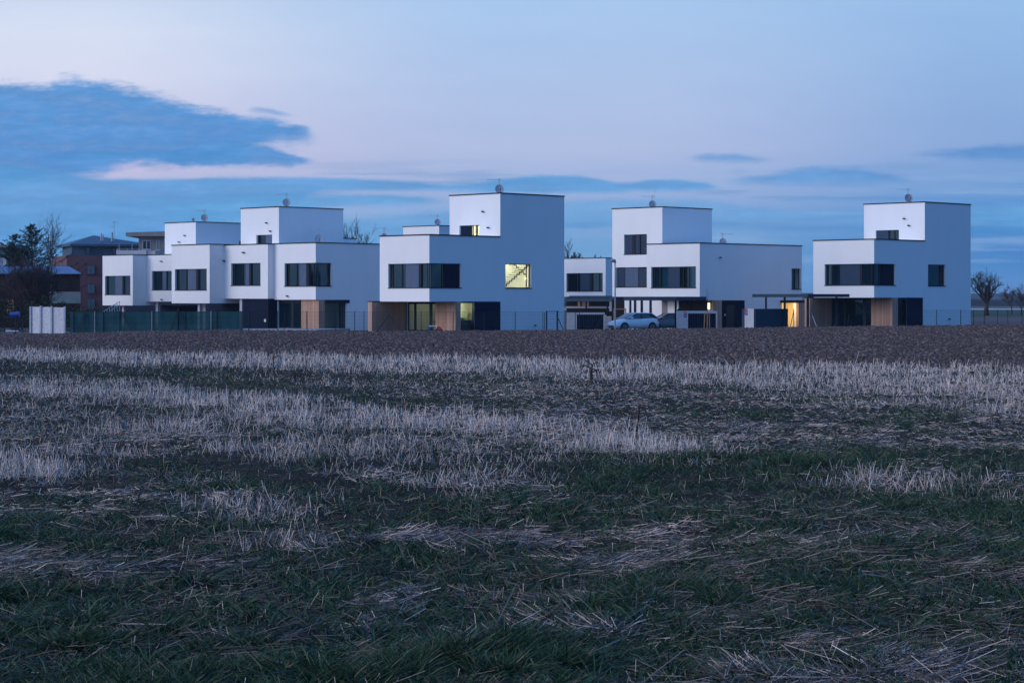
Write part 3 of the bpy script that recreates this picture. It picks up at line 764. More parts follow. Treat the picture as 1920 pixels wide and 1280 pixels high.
trim(E, Le, 14, zsE, he); trim(Dp, -aD - .06, 12, zsE - .01, he); trim(TE, FTE.a(309), FTEV.a(470), zTE, he)
for x, y in ((346.6, 441.8), (336, 454)): fixture(FTE, x, y, he, w_=.2)
for x, y in ((302.6, 490), (303.5, 561.5)): fixture(FD, x, y, he, w_=.2)
Fe2 = Face(Face(E, V).xy(.8), U)
pillar(Fe2, 230.5, .35, zbE, he, 0); Fd2 = Face(Face(Dp, V).xy(.5), U); pillar(Fd2, 293.8, .4, zbD, he, 0)
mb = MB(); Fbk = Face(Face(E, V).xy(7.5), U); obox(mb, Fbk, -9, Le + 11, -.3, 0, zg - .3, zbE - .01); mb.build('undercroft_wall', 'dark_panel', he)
mb = MB(); a_ = FTEV.a(436.5); obox(mb, FTEV, a_ - .3, a_ + .3, 1.5, 2.0, FTEV.z(459, a_), FTEV.z(452.5, a_)); mb.build('roof_vent', 'dark_trim', he)

# stair with white rail at far left under the bay
st0 = at(226, 196); sth = thing('outdoor_stair', 'pale steel stair with railing under the leftmost white bay', 'stairs', (st0[0], st0[1], GZ))
mb = MB(); rl = MB(); zr = FE_.z(573)
for i in range(9):
    x = st0[0] - i * .26; z = zr - .35 - i * .16 - .15
    mb.box(x - .26, x, st0[1] - .5, st0[1] + .5, z - .04, z)
    rl.bar((x, st0[1] - .5, z), (x, st0[1] - .5, z + .95), .06)
rl.bar((st0[0], st0[1] - .5, zr + .45), (st0[0] - 2.4, st0[1] - .5, zr - 1.0), .06); rl.bar((st0[0], st0[1] - .5, zr + .1), (st0[0] - 2.4, st0[1] - .5, zr - 1.35), .04)
mb.build('step', 'galvanised', sth); rl.build('railing', 'white_plastic', sth)

# ---- houses seen only in gaps
Pb = at(1135.5, 223); Fb1, Fb2 = Face(Pb, U), Face(Pb, V)
hbk = thing('villa', 'white house behind, seen in the gap between the tall villa and the lamp post', 'house', (Pb[0], Pb[1], GZ), rowg)
q = lambda x: 1040 + x / 4.57
ou = [window(Fb1, 1062, 1130, 512, 546, [('g', q(112), q(180)), ('g', q(190), q(212)), ('b', q(214), q(294)), ('k', q(295), q(315)), ('g', q(318), q(372)), ('g', q(378), q(406))], hbk)]
mb = MB(); zsb, zbb = Fb1.z(484), Fb1.z(556); block(mb, Pb, 8.5, 16, zbb, zsb, ou); mb.build('wall', 'plaster', hbk); trim(Pb, 8.5, 16, zsb, hbk)
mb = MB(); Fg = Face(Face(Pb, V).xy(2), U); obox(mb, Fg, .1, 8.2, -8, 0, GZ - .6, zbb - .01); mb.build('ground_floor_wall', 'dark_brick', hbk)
mb = MB(); obox(mb, Fg, .1, 8.2, .005, .1, Fg.z(578), Fg.z(574.5)); mb.build('pale_rail', 'galvanised', hbk)
mb = MB()
for x0, x1 in ((1083.5, 1088.5), (1092, 1104.5)):
    obox(mb, Fg, *sorted((Fg.a(x0), Fg.a(x1))), .005, .06, Fg.z(574), Fg.z(565.5))
mb.build('wood_cladding', 'wood', hbk)
mb = MB(); obox(mb, Face(Face(Pb, V).xy(1.2), U), -.1, .5, -.3, 0, GZ - .5, zbb - .05); mb.build('pillar', 'bin_wall', hbk)
Pt = at(823.2, 214); Ft1, Ft2 = Face(Pt, U), Face(Pt, V)
htk = thing('villa', 'small white rooftop box showing behind the tall villa, with a dish on it', 'house', (Pt[0], Pt[1], GZ), rowg)
mb = MB(); block(mb, Pt, Ft1.a(756), 7, GZ - .5, Ft1.z(423.4)); mb.build('wall', 'plaster', htk); trim(Pt, Ft1.a(756), 7, Ft1.z(423.4), htk)

# ---- carports and canopies
def canopy(label, xc, Yr, xl, xr, y0, y1, posts, name='carport', cat='carport'):
    P = at(xc, Yr); FU_, FV_ = Face(P, U), Face(P, V)
    zt_, zb_ = FU_.z(y0), FU_.z(y1)
    t = thing(name, label, cat, (P[0], P[1], GZ))
    mb = MB(); Lu_, Lv_ = FU_.a(xl), FV_.a(xr)
    obox(mb, FU_, 0, Lu_, -Lv_, 0, zb_, zt_); mb.build('roof', 'canopy_blue', t)
    for a_, b_, w_ in posts:      # a_ along U, b_ along V from the near corner
        mb = MB(); p = FU_.p(a_, -b_, 0)
        mb.box(p[0] - w_ / 2, p[0] + w_ / 2, p[1] - w_ / 2, p[1] + w_ / 2, GZ - .3, zb_ - .003); mb.build('post', 'dark_trim', t)
    return t, FU_, FV_
ct, cu, cv = canopy('blue grey flat carport roof over the parked cars', 1267.6, 158.5, 1169, 1324.5, 556, 563.3,
       [(.3, .3, .16), (Face(at(1267.6, 158.5), U).a(1176), .4, .18), (.3, 2.2, .16)])
mb = MB(); p0 = cv.p(.3, -.3, cu.z(563.5)); 
mb.bar((p0[0], p0[1], p0[2] - 1.0), (p0[0] + .9, p0[1] + .9, p0[2] - .1), .1); mb.build('brace', 'dark_trim', ct)
P5 = at(1515, 150); f5, g5 = Face(P5, U), Face(P5, V)
canopy('thin dark canopy roof on two short posts beside the right villa', 1515, 150, 1410.5, 1593, 551, 557,
       [(f5.a(1429), .5, .14), (f5.a(1464), .5, .16), (.35, .45, .17), (.35, g5.a(1575), .17)], 'entrance_canopy', 'canopy')
canopy('dark double carport roof left of the lamp post', 1150, 196, 1058, 1172, 558.7, 565, [(1.2, .4, .16), (4.2, .4, .16)])
mbb = MB(); Pq = at(1149, 212); Fq = Face(Pq, U); obox(mbb, Fq, 0, Fq.a(1067), -3, 0, Fq.z(557.8), Fq.z(554.2))
tag(mbb.build('carport_roof', 'canopy_blue'), 'pale blue upper carport roof edge above the dark double carport', 'carport roof')

# ---- bin sheds and low walls
def binshed(label, xc, Yr, segs_u, xr, y0, doors_px, mlist=None, name='bin_shelter'):
    pass
Pb1 = at(1271, 150); 
def low_wall(P, d, a0, a1, z1, th=.18):
    F = Face(P, d); mb = MB(); obox(mb, F, a0, a1, -th, 0, GZ - .3, z1); return mb, F
# shelter with number signs left (frame wall with dark door)
def frontal(px, Yr): return at(px, Yr)
def shelter(label, x0, x1, xd0, xd1, y0, yd, Yr, x_curve=None):
    X0, Y = at(x0, Yr); X1, _ = at(x1, Yr); D0, _ = at(xd0, Yr); D1, _ = at(xd1, Yr)
    z = lambda y: EYE - (y - YH) * Y / FP
    t = thing('bin_shelter', label, 'bin shelter', (X0, Y, GZ), 'bin shelters by the drives')
    mb = MB(); mb.box(X0, D0, Y, Y + 1.6, GZ - .3, z(y0)); mb.box(D1, X1, Y, Y + 1.6, GZ - .3, z(y0)); mb.box(D0, D1, Y, Y + 1.6, z(yd), z(y0))
    mb.box(D0, D1, Y + 1.5, Y + 1.6, GZ - .3, z(yd)); mb.build('wall', 'bin_wall', t)
    mb = MB(); n_ = 12
    for i in range(n_):
        a_ = D0 + (D1 - D0) * i / n_; b_ = D0 + (D1 - D0) * (i + 1) / n_
        mb.box(a_ + .008, b_ - .008, Y + .1, Y + .13, GZ, z(yd) - .02)
    mb.build('door', 'dark_panel', t)
    return t, Y, z
t1, Yt, zt_ = shelter('bin shelter with dark slatted doors and red and blue plates, below the small lit window', 1271, 1345, 1290, 1342.5, 583, 587.5, 157)
t2, Yt2, zt2 = shelter('bin shelter with dark doors below the double carport, left of the lamp post', 1063.5, 1134, 1081.5, 1131.5, 586, 589.5, 172)
mb = MB(); X0, Y0 = at(1134.2, 176); X1, _ = at(1171, 176); mb.box(X0, X1, Y0, Y0 + .2, GZ - .3, EYE - (590 - YH) * Y0 / FP)
tag(mb.build('garden_wall', 'bin_wall'), 'low pale garden wall behind the front of the silver hatchback', 'wall')
P6 = at(1413.3, 150); F6, F6V = Face(P6, U), Face(P6, V)
t3 = thing('bin_shelter', 'solid blue grey bin shelter with pale end and number plates beside the lit entrance', 'bin shelter', (P6[0], P6[1], GZ), 'bin shelters by the drives')
mb = MB(); obox(mb, F6, .0, F6.a(1396.2), -.25, 0, GZ - .3, F6.z(578.5)); mb.build('wall', 'bin_wall', t3)
mb = MB(); obox(mb, F6V, .005, F6V.a(1477.5), -1.2, .0, GZ - .3, F6.z(579)); mb.build('door', 'canopy_blue', t3)
def plate(parent, X, Y, z, glyph, m_, n_=(0, -1), s=.24):
    mb = MB(); mb.box(X - s / 2, X + s / 2, Y - .025, Y - .003, z - s / 2, z + s / 2); o = mb.build('number_plate', m_, parent)
    g = MB()
    for (a_, b_, c_, d_) in glyph: g.box(X + a_ * s, X + b_ * s, Y - .032, Y - .0255, z + c_ * s, z + d_ * s)
    g.build('numeral', 'white_plastic', o)
g7 = [(-.25, .25, .18, .3), (-.06, .06, -.3, .18)]; g1_ = [(-.2, .2, .15, .27), (-.2, -.08, -.28, .15), (.08, .2, -.05, .15), (-.08, .2, -.05, .05)]
X, _ = at(1284.5, 157); plate(t1, X, Yt, zt_(586.8), g7, 'sign_red'); plate(t1, X, Yt, zt_(592.2), g1_, 'sign_blue')
for yy, gl, mm in ((581.2, g7, 'sign_red'), (587.6, g1_, 'sign_blue')):
    a_ = F6.a(1399.3); p = F6.p(a_, .012, F6.z(yy)); plate(t3, p[0], p[1] - .06, p[2], gl, mm)

# ---- street lamp
X, Y = at(1153.3, 152); lt = thing('street_lamp', 'slim grey street lamp standing by the silver hatchback', 'street lamp', (X, Y, GZ))
z = EYE - (490 - YH) * Y / FP
mb = MB(); mb.tube([(X, Y, GZ - .1), (X, Y, z - .1)], [.075, .045], 10); mb.build('pole', 'galvanised', lt)
mb = MB(); mb.tube([(X + .05, Y, z - .1), (X - .05, Y - .1, z + .02), (X - .3, Y - .3, z + .08), (X - .42, Y - .4, z + .03)], [.05, .15, .14, .04], 10); mb.build('lamp_head', 'galvanised', lt, True)
mb = MB(); mb.box(X - .3, X - .1, Y - .3, Y - .1, z - .07, z - .03); mb.build('lens', 'headlight_glass', lt)

# ---- satellite dishes with aerials
def dish_unit(px, py, Yr, rpx, zroof, label, arm=1, small=False, yagi=True):
    X, Y = at(px, Yr); z = EYE - (py - YH) * Y / FP; r = rpx * Y / FP
    t = thing('satellite_dish', label, 'satellite dish', (X, Y, zroof), 'rooftop satellite dishes')
    zt_ = z + r + (.55 if yagi else 0.)
    mb = MB(); mb.tube([(X, Y, zroof - .02), (X, Y, zt_)], .03, 8); mb.build('mast', 'galvanised', t)
    mb = MB(); d = Vector((.25, -1, .25)).normalized(); a = d.cross(Vector((0, 0, 1))).normalized(); b = a.cross(d).normalized()
    c = Vector((X, Y, z)) + d * .12; N_ = 20; rings = []
    for k in range(5):
        rr_ = r * k / 4; dep = .22 * r * (k / 4) ** 2; i0 = len(mb.v); rings.append(i0)
        for j in range(N_):
            th = 2 * math.pi * j / N_; mb.v.append(tuple(c + a * rr_ * math.cos(th) + b * rr_ * 1.05 * math.sin(th) + d * dep))
    for i, j in zip(rings, rings[1:]):
        for k in range(N_): mb.f.append((i + k, i + (k + 1) % N_, j + (k + 1) % N_, j + k))
    mb.build('dish', 'dish_metal', t, True)
    mb = MB(); mb.bar(c - b * r * .9, c + d * r * 1.1 - b * r * .3, .03); mb.bar(c + d * r * 1.1 - b * r * .3, c + d * r * 1.2 - b * r * .1, .07); mb.build('feed_arm', 'dark_trim', t)
    if yagi:
        mb = MB(); x0 = X - .95 * arm; zz = zt_ - .12
        mb.bar((x0, Y, zz + .02), (X + .18 * arm, Y, zz), .025)
        for k in range(9):
            xx = x0 + k * .12 * arm; mb.bar((xx, Y - .16, zz), (xx, Y + .16, zz), .014)
        mb.bar((X + .16 * arm, Y, zz - .16), (X + .16 * arm, Y, zz + .16), .02); mb.build('aerial', 'galvanised', t)
    return t
z3 = lambda y, Yr: EYE - (y - YH) * Yr * K / FP
dish_unit(935.5, 356, 151, 8.5, V3['zt'], 'grey satellite dish and aerial on top of the tallest middle villa')
dish_unit(1702, 373, 163.5, 8, V5['zt'], 'grey satellite dish and aerial on top of the right end villa')
dish_unit(1222.5, 384.5, 172, 7.2, zt, 'grey satellite dish and aerial on the tower above the louvred window')
dish_unit(536.5, 381, 172, 7.3, ztB, 'grey satellite dish and aerial on the tower of the left row')
dish_unit(383, 409.5, 206, 6.6, zTE, 'satellite dish and aerial on the far left white tower')
dish_unit(362.5, 412.5, 206, 3.2, zTE, 'tiny pale satellite dish on the edge of the far left white tower', yagi=False)
dish_unit(820, 417.5, 217, 6, Ft1.z(423.4), 'satellite dish on the small box behind the tall villa')
dish_unit(720, 444, 150, 5.5, V3['zs'], 'satellite dish half hidden by the roof edge of the middle villa, aerial showing')
dish_unit(597.5, 449, 170, 8, zsA, 'pale satellite dish in front of the left row tower')
dish_unit(1354.5, 455, 172, 7.3, zs, 'satellite dish half sunk behind the long roof of the curtained house', arm=-1)
mb = MB(); X, Y = at(1227.5, 173); mb.tube([(X, Y, zt), (X, Y, z3(345, 173))], [.02, .008], 6)
tag(mb.build('lightning_rod', 'galvanised'), 'thin pale whip aerial beside the dish over the louvred window', 'aerial')

# ================================================================= BACKGROUND BUILDINGS (left)
def zat(py, Y): return EYE - (py - YH) * Y / FP
# red apartment block with set back top floor and hipped roof
Y = 262.; X0, X1, X2 = (60 - 960) / FP * Y, (125 - 960) / FP * Y, (196 - 960) / FP * Y
ab = thing('apartment_block', 'dark red apartment block with blue hipped metal roof', 'apartment block', (X1, Y, GZ))
zr = zat(478.5, Y)
mb = MB(); mb.hexa([(X1, Y, -.6), (X2 + 6, Y + 3, -.6), (X2 + 2, Y + 16, -.6), (X0, Y + 12, -.6), (X1, Y, zr), (X2 + 6, Y + 3, zr), (X2 + 2, Y + 16, zr), (X0, Y + 12, zr)])
mb.build('wall', 'red_render', ab)
zt1, zt2_ = zat(457.5, Y), zat(438.5, Y)
Xa, Xb, Xc = (88 - 960) / FP * Y, (132 - 960) / FP * Y, (262 - 960) / FP * Y
mb = MB(); mb.hexa([(Xb, Y + .8, zr + .01), (Xc, Y + 3, zr + .01), (Xc - 2, Y + 14, zr + .01), (Xa, Y + 9, zr + .01), (Xb, Y + .8, zt1), (Xc, Y + 3, zt1), (Xc - 2, Y + 14, zt1), (Xa, Y + 9, zt1)])
mb.build('top_floor', 'slate_render', ab)
ap = ((175 - 960) / FP * (Y + 6), Y + 6, zt2_)
e = [(Xb - .1, Y + .2, zt1), (Xc + 1., Y + 2.2, zt1), (Xc - 1, Y + 15, zt1), (Xa - .8, Y + 9, zt1)]
mb = MB(); i0 = 0; mb.v = [(x, y, z - .25) for x, y, z in e] + [(x, y, z + .02) for x, y, z in e] + [ap]
mb.f = [(3, 2, 1, 0)] + [(i, (i + 1) % 4, 4 + (i + 1) % 4, 4 + i) for i in range(4)] + [(4 + i, 4 + (i + 1) % 4, 8) for i in range(4)]
rf = mb.build('roof', 'metal_roof', ab)
mb = MB()
for x, w_, y in ((181, 3, 436), (184.5, 2.4, 438.5), (201.5, 3.6, 434)):
    xx = (x - 960) / FP * Y; mb.tube([(xx, Y + 3, zt1 + .3), (xx, Y + 3, zat(y, Y))], w_ * Y / FP / 2, 8)
mb.build('chimney', 'galvanised', rf)
mb = MB(); xx = (205.5 - 960) / FP * Y; mb.bar((xx, Y + 3, zt1 + .3), (xx, Y + 3, zat(413, Y)), .05)
mb.bar((xx - .6, Y + 3, zat(423, Y)), (xx + .15, Y + 3, zat(423, Y)), .05); mb.bar((xx - .25, Y + 3, zat(415, Y)), (xx + .4, Y + 3, zat(415, Y)), .05); mb.build('aerial', 'galvanised', rf)
def flatwin(parent, x0, x1, y0, y1, Yw, curt=False, fm='galvanised'):
    a_, b_ = (x0 - 960) / FP * Yw, (x1 - 960) / FP * Yw; z0_, z1_ = zat(y1, Yw), zat(y0, Yw)
    mb = MB(); w_ = .09
    mb.box(a_, b_, Yw - .05, Yw - .01, z0_, z0_ + w_); mb.box(a_, b_, Yw - .05, Yw - .01, z1_ - w_, z1_)
    for xx in (a_, (a_ + b_) / 2 - w_ / 2, b_ - w_): mb.box(xx, xx + w_, Yw - .05, Yw - .01, z0_ + w_, z1_ - w_)
    mb.box(a_ - .1, b_ + .1, Yw - .14, Yw - .052, z0_ - .08, z0_ - .01)
    f = mb.build('window', fm, parent)
    mb = MB(); mb.quad((a_, Yw - .03, z0_), (b_, Yw - .03, z0_), (b_, Yw - .03, z1_), (a_, Yw - .03, z1_)); mb.build('pane', 'car_glass', f)
    if curt:
        mb = MB(); mb.box((a_ + b_) / 2 + .02, b_ - w_, Yw - .028, Yw - .022, z0_ + w_, z1_ - w_); mb.build('curtain', 'curtain', f)
for x0, x1, y0, y1, c_ in ((163, 178, 497, 514, 1), (163, 178, 532, 550, 0), (163, 178, 560, 580, 0)): flatwin(ab, x0, x1, y0, y1, Y + (x0 - 125) / 163 * 3, c_, 'mid_panel')
flatwin(ab, 162, 168.5, 463, 477.5, Y + 1.0, 0, 'mid_panel'); flatwin(ab, 211, 217, 464, 477.5, Y + 1.9, 0, 'mid_panel')
# grey penthouse building with overhanging flat roof
Yg = 250.; gb = thing('apartment_block', 'grey flat block with an overhanging flat roof behind the white tower', 'apartment block', ((262 - 960) / FP * Yg, Yg, GZ))
mb = MB(); xa, xb = (260 - 960) / FP * Yg, (330 - 960) / FP * Yg
mb.box(xa, xb, Yg, Yg + 10, -.5, zat(443, Yg)); mb.build('wall', 'grey_render', gb)
mb = MB(); mb.hexa([((238.5 - 960) / FP * Yg, Yg - 1, zat(443.5, Yg)), (xb, Yg - 1, zat(443, Yg)), (xb, Yg + 11, zat(443, Yg)), ((238.5 - 960) / FP * Yg, Yg + 11, zat(443.5, Yg)),
                    ((238.5 - 960) / FP * Yg, Yg - 1, zat(436.3, Yg)), (xb, Yg - 1, zat(433.8, Yg)), (xb, Yg + 11, zat(433.8, Yg)), ((238.5 - 960) / FP * Yg, Yg + 11, zat(436.3, Yg))]); mb.build('roof', 'grey_render', gb)
flatwin(gb, 267, 283, 450.5, 468, Yg, 1); flatwin(gb, 293, 300.5, 450, 469, Yg, 1)
Yp = 240.; mb = MB(); mb.box((218 - 960) / FP * Yp, (274 - 960) / FP * Yp, Yp, Yp + .3, zat(484, Yp), zat(469, Yp)); mb.box((218 - 960) / FP * Yp, (290 - 960) / FP * Yp, Yp + .35, Yp + 6, -.5, zat(470, Yp)); mb.build('terrace_wall', 'bin_wall', gb)
mb = MB(); mb.box((218 - 960) / FP * Yp, (260 - 960) / FP * Yp, Yp + .1, Yp + .14, zat(466.2, Yp), zat(465.6, Yp))
for x in (219, 223, 238, 247.5, 259): mb.box((x - 960) / FP * Yp, (x - 960) / FP * Yp + .06, Yp + .15, Yp + .2, zat(469.2, Yp), zat(466, Yp))
for x in (223, 247.5):
    xx = (x - 960) / FP * Yp; mb.tube([(xx, Yp + .1, zat(469, Yp)), (xx, Yp + .1, zat(458, Yp)), (xx, Yp + .1, zat(457, Yp))], [.03, .03, .12], 8)
mb.build('railing', 'galvanised', gb)
# low dark house with blue roof
Yl = 205.; xl, xr_ = (-60 - 960) / FP * Yl, (150 - 960) / FP * Yl
lb = thing('garden_house', 'low dark house with pale blue roof behind the bare bush', 'house', ((50 - 960) / FP * Yl, Yl, GZ))
mb = MB(); bk = 1.045; mb.hexa([(xl, Yl, -.6), (xr_, Yl, -.6), (xr_ * bk, Yl + 9, -.6), (xl, Yl + 9, -.6), (xl, Yl, zat(514, Yl)), (xr_, Yl, zat(514, Yl)), (xr_ * bk, Yl + 9, zat(514, Yl)), (xl, Yl + 9, zat(514, Yl))]); mb.build('wall', 'dark_brick', lb)
mb = MB(); mb.hexa([(xl, Yl - .4, zat(514, Yl)), (xr_ + .3, Yl - .4, zat(514, Yl)), (xr_ * bk + .3, Yl + 9, zat(514, Yl)), (xl, Yl + 9, zat(514, Yl)),
                    (xl, Yl - .4, zat(512.6, Yl)), (xr_ + .2, Yl - .4, zat(512.6, Yl)), ((xr_ - 1.2) * 1.022, Yl + 5, zat(497.5, Yl)), (xl, Yl + 5, zat(497.5, Yl))]); mb.build('roof', 'blue_roof', lb)
mb = MB(); mb.box((100 - 960) / FP * Yl, (158 - 960) / FP * Yl, Yl - 1.8, Yl - 1.7, zat(568.5, Yl), zat(547, Yl)); mb.build('balcony_panel', 'far_glass_panel', lb)
dish_unit(4, 492, 178, 8, zat(512, 199), 'large pale satellite dish by the blue roof at the left edge', yagi=False)
# building slice at the far left edge
Ye = 300.; eb = thing('villa', 'blue grey house behind the dark conifer at the left edge', 'house', ((-30 - 960) / FP * Ye, Ye, GZ))
mb = MB(); mb.box((-160 - 960) / FP * Ye, (16 - 960) / FP * Ye, Ye, Ye + 9, -.5, zat(464, Ye)); mb.build('wall', 'slate_render', eb)
mb = MB(); mb.box((-162 - 960) / FP * Ye, (22 - 960) / FP * Ye, Ye - .6, Ye + 9.5, zat(463.9, Ye), zat(458.5, Ye)); mb.build('roof', 'grey_render', eb)

# ================================================================= FENCES
CREST = [(-600, 630), (0, 627), (130, 626), (240, 622.5), (440, 619.5), (690, 621.5), (1040, 619.5), (1270, 616.5), (1480, 613.7), (1820, 610), (1920, 609), (2500, 604)]
def crest(px): return float(np.interp(px, [c[0] for c in CREST], [c[1] for c in CREST]))
YF = 155.5
def fence(name, label, x0, x1, ytop, postx, kind='wire', braces=(), Yf=YF, tops=None, x_m=None, pm='anthracite'):
    X0, X1 = (x0 - 960) / FP * Yf, (x1 - 960) / FP * Yf
    t = thing(name, label, 'fence', (X0, Yf, GZ))
    n_ = max(2, int((x1 - x0) / 20)); xs = [x0 + (x1 - x0) * i / n_ for i in range(n_ + 1)]
    top = lambda px: zat(ytop(px) if callable(ytop) else ytop, Yf)
    mb = MB()
    if kind == 'net':
        n_ = int((x1 - x0) / 4); xs = [x0 + (x1 - x0) * i / n_ for i in range(n_ + 1)]
        for a_, b_ in zip(xs, xs[1:]):
            ya, yb = Yf + .008 * math.sin(a_ * .35), Yf + .008 * math.sin(b_ * .35)
            A_, B_ = (a_ - 960) / FP * Yf, (b_ - 960) / FP * Yf
            mb.quad((A_, ya, GZ), (B_, yb, GZ), (B_, yb, top(b_)), (A_, ya, top(a_)))
        mb.build('privacy_net', 'green_net', t)
        mb = MB()
        for k in range(5):
            for a_, b_ in zip(xs[::5], xs[5::5]):
                A_, B_ = (a_ - 960) / FP * Yf, (b_ - 960) / FP * Yf; f_ = k / 4
                za, zb_ = GZ + (top(a_) - GZ) * f_, GZ + (top(b_) - GZ) * f_
                mb.bar((A_, Yf - .08, za), (B_, Yf - .08, zb_), .012)
        mb.build('wire_mesh', 'dark_trim', t)
    else:
        z_ = GZ + .1; zt_ = top((x0 + x1) / 2); zl = zt_
        k = 0
        while zl > GZ:
            mb.bar((X0, Yf, zl), (X1, Yf, zl), .007 if k else .014); zl -= .10; k += 1
        x = X0
        while x < X1:
            mb.bar((x, Yf + .008, GZ), (x, Yf + .008, zt_), .0045); x += .1
        mb.build('wire_mesh', 'dark_trim', t)
    for i, px in enumerate(postx):
        X = (px - 960) / FP * Yf; zt_ = top(px) + .04
        if tops and px in tops: zt_ = zat(tops[px], Yf)
        mb = MB(); mb.tube([(X, Yf - .04, GZ - .1), (X, Yf - .04, zt_)], .026 if px not in (tops or {}) else .04, 8); mb.build('post', pm if i % 3 == 1 else 'anthracite', t)
    for xa, ya, xb in braces:
        A_, B_ = (xa - 960) / FP * Yf, (xb - 960) / FP * Yf
        mb = MB(); mb.bar((A_, Yf - .06, zat(ya, Yf)), (B_, Yf - .3, GZ), .05); mb.build('brace', 'anthracite', t)
    return t
fence('mesh_fence', 'green privacy net fence with steel posts and braces on the left', 131, 456, lambda p: 584.5 - (p - 130) * .003, [138, 178, 194, 224.5, 285, 334, 347, 396, 406.5, 452], 'net',
      [(228, 585, 251), (332, 585, 320), (335, 583, 361), (158, 588, 146), (163, 588, 150)], tops={334: 578.5}, pm='galvanised')
fence('mesh_fence', 'wire mesh fence before the dark cladding and wood of the left row', 458, 690, 584.5, [466.5, 521, 534, 575.5, 629.5, 665, 682.5], braces=[], tops={466.5: 582})
fence('mesh_fence', 'wire mesh fence with a double brace before the wood screen of the tall villa', 691, 1018, 584.8, [729.5, 790, 849.5, 908, 966, 1018], braces=[(729.5, 590, 704), (729.5, 590, 756)])
fence('mesh_fence', 'wire mesh fence section right of the garden gate with leaning brace', 1044, 1140, 585, [1078.5, 1086.5], braces=[(1043.5, 591, 1060), (1132, 589, 1110)])
fence('mesh_fence', 'wire mesh fence against the blank wall of the right end villa', 1699, 1822, lambda p: 581.7, [1756, 1801.2], Yf=158)
fence('mesh_fence', 'wire mesh fence with dark posts running off right past the pear tree', 1822, 2200, 581.5, [1825, 1845.2, 1870, 1889.5, 1916, 1940, 1962, 1990, 2030, 2070, 2110], Yf=165)
# gate
Xg0, Xg1 = (1023.5 - 960) / FP * YF, (1043.5 - 960) / FP * YF
gt = thing('garden_gate', 'dark framed wire garden gate before the tall villa', 'gate', (Xg0, YF, GZ))
zt_ = zat(582.8, YF)
for x in (Xg0, Xg1):
    mb = MB(); mb.box(x, x + .1 if x == Xg0 else x + .12, YF - .06, YF + .06, GZ - .1, zt_); mb.build('post', 'dark_trim', gt)
mb = MB(); mb.box(Xg0 + .102, Xg1 - .002, YF - .03, YF + .03, zt_ - .07, zt_ - .02); mb.box(Xg0 + .102, Xg1 - .002, YF - .03, YF + .03, GZ + .05, GZ + .1)
for k in range(8): mb.bar((Xg0 + .102, YF, GZ + .2 + k * .18), (Xg1 - .002, YF, GZ + .2 + k * .18), .016)
mb.build('leaf', 'dark_trim', gt)
mb = MB(); mb.box((1020.2 - 960) / FP * YF, (1021.4 - 960) / FP * YF, YF - .03, YF + .03, GZ, zat(585, YF)); mb.build('stop_post', 'dark_trim', gt)
# braced poles in front of the right villa
for (xa, ya, xb, xp, lab) in ((1488.5, 583, 1478, 1488.5, 'thin dark braced pole before the lit entrance'), (1523, 591, 1535, None, 'leaning pale brace bar before the first dark canopy column'),
                          (1570, 591, 1559, 1571.7, 'thin braced pole in front of the right patio door'), (1592.5, 589, 1584, 1595.4, 'small braced stake right of the patio door')):
    X, Yv = at(xa, 139); Xb_, _ = at(xb, 139)
    t = thing('fence_post', lab, 'post', (X, Yv, 0))
    mb = MB(); mb.bar((X, Yv, zat(ya, Yv)), (Xb_, Yv - .3, -.1), .045); mb.build('brace', 'galvanised' if xp is None else 'anthracite', t)
    if xp:
        Xp, _ = at(xp, 139); mb = MB(); mb.bar((Xp, Yv, -.2), (Xp, Yv, zat(ya - (4 if xp != 1595.4 else -12), Yv)), .05); mb.build('post', 'anthracite', t)
# concrete panel wall
Yc = 157.; cw = thing('concrete_wall', 'grey three panel concrete wall standing at the left of the field', 'wall', ((57 - 960) / FP * Yc, Yc, 0))
cx = [57.2, 78.5, 102, 129.8]; ct_ = [574.8, 575.2, 575.8]; 
for i in range(3):
    a_, b_ = (cx[i] - 960) / FP * Yc, (cx[i + 1] - 960) / FP * Yc; y_ = Yc - i * .5
    mb = MB(); mb.hexa([(a_ + .07, y_, GZ - .4), (b_ - .06, y_ - .4, GZ - .4), (b_ - .06, y_ - .34, GZ - .4), (a_ + .07, y_ + .06, GZ - .4),
                        (a_ + .07, y_, zat(ct_[i], Yc)), (b_ - .06, y_ - .4, zat(ct_[i] + .4, Yc)), (b_ - .06, y_ - .34, zat(ct_[i] + .4, Yc)), (a_ + .07, y_ + .06, zat(ct_[i], Yc))]); mb.build('panel', 'concrete', cw)
for i, x in enumerate((57.4, 79.2, 102.3, 129.4)):
    a_ = (x - 960) / FP * Yc; y_ = Yc - i * .5
    mb = MB(); mb.box(a_ - .065, a_ + .055, y_ - .1, y_ + .12, GZ - .4, zat(574.3 if i != 1 else 573, Yc)); mb.build('post', 'concrete', cw)
fence('mesh_fence', 'dark wire mesh fence in the shade left of the concrete panel wall', -120, 56, 592, [0, 8, 30, 43, -40, -90], Yf=162, braces=())

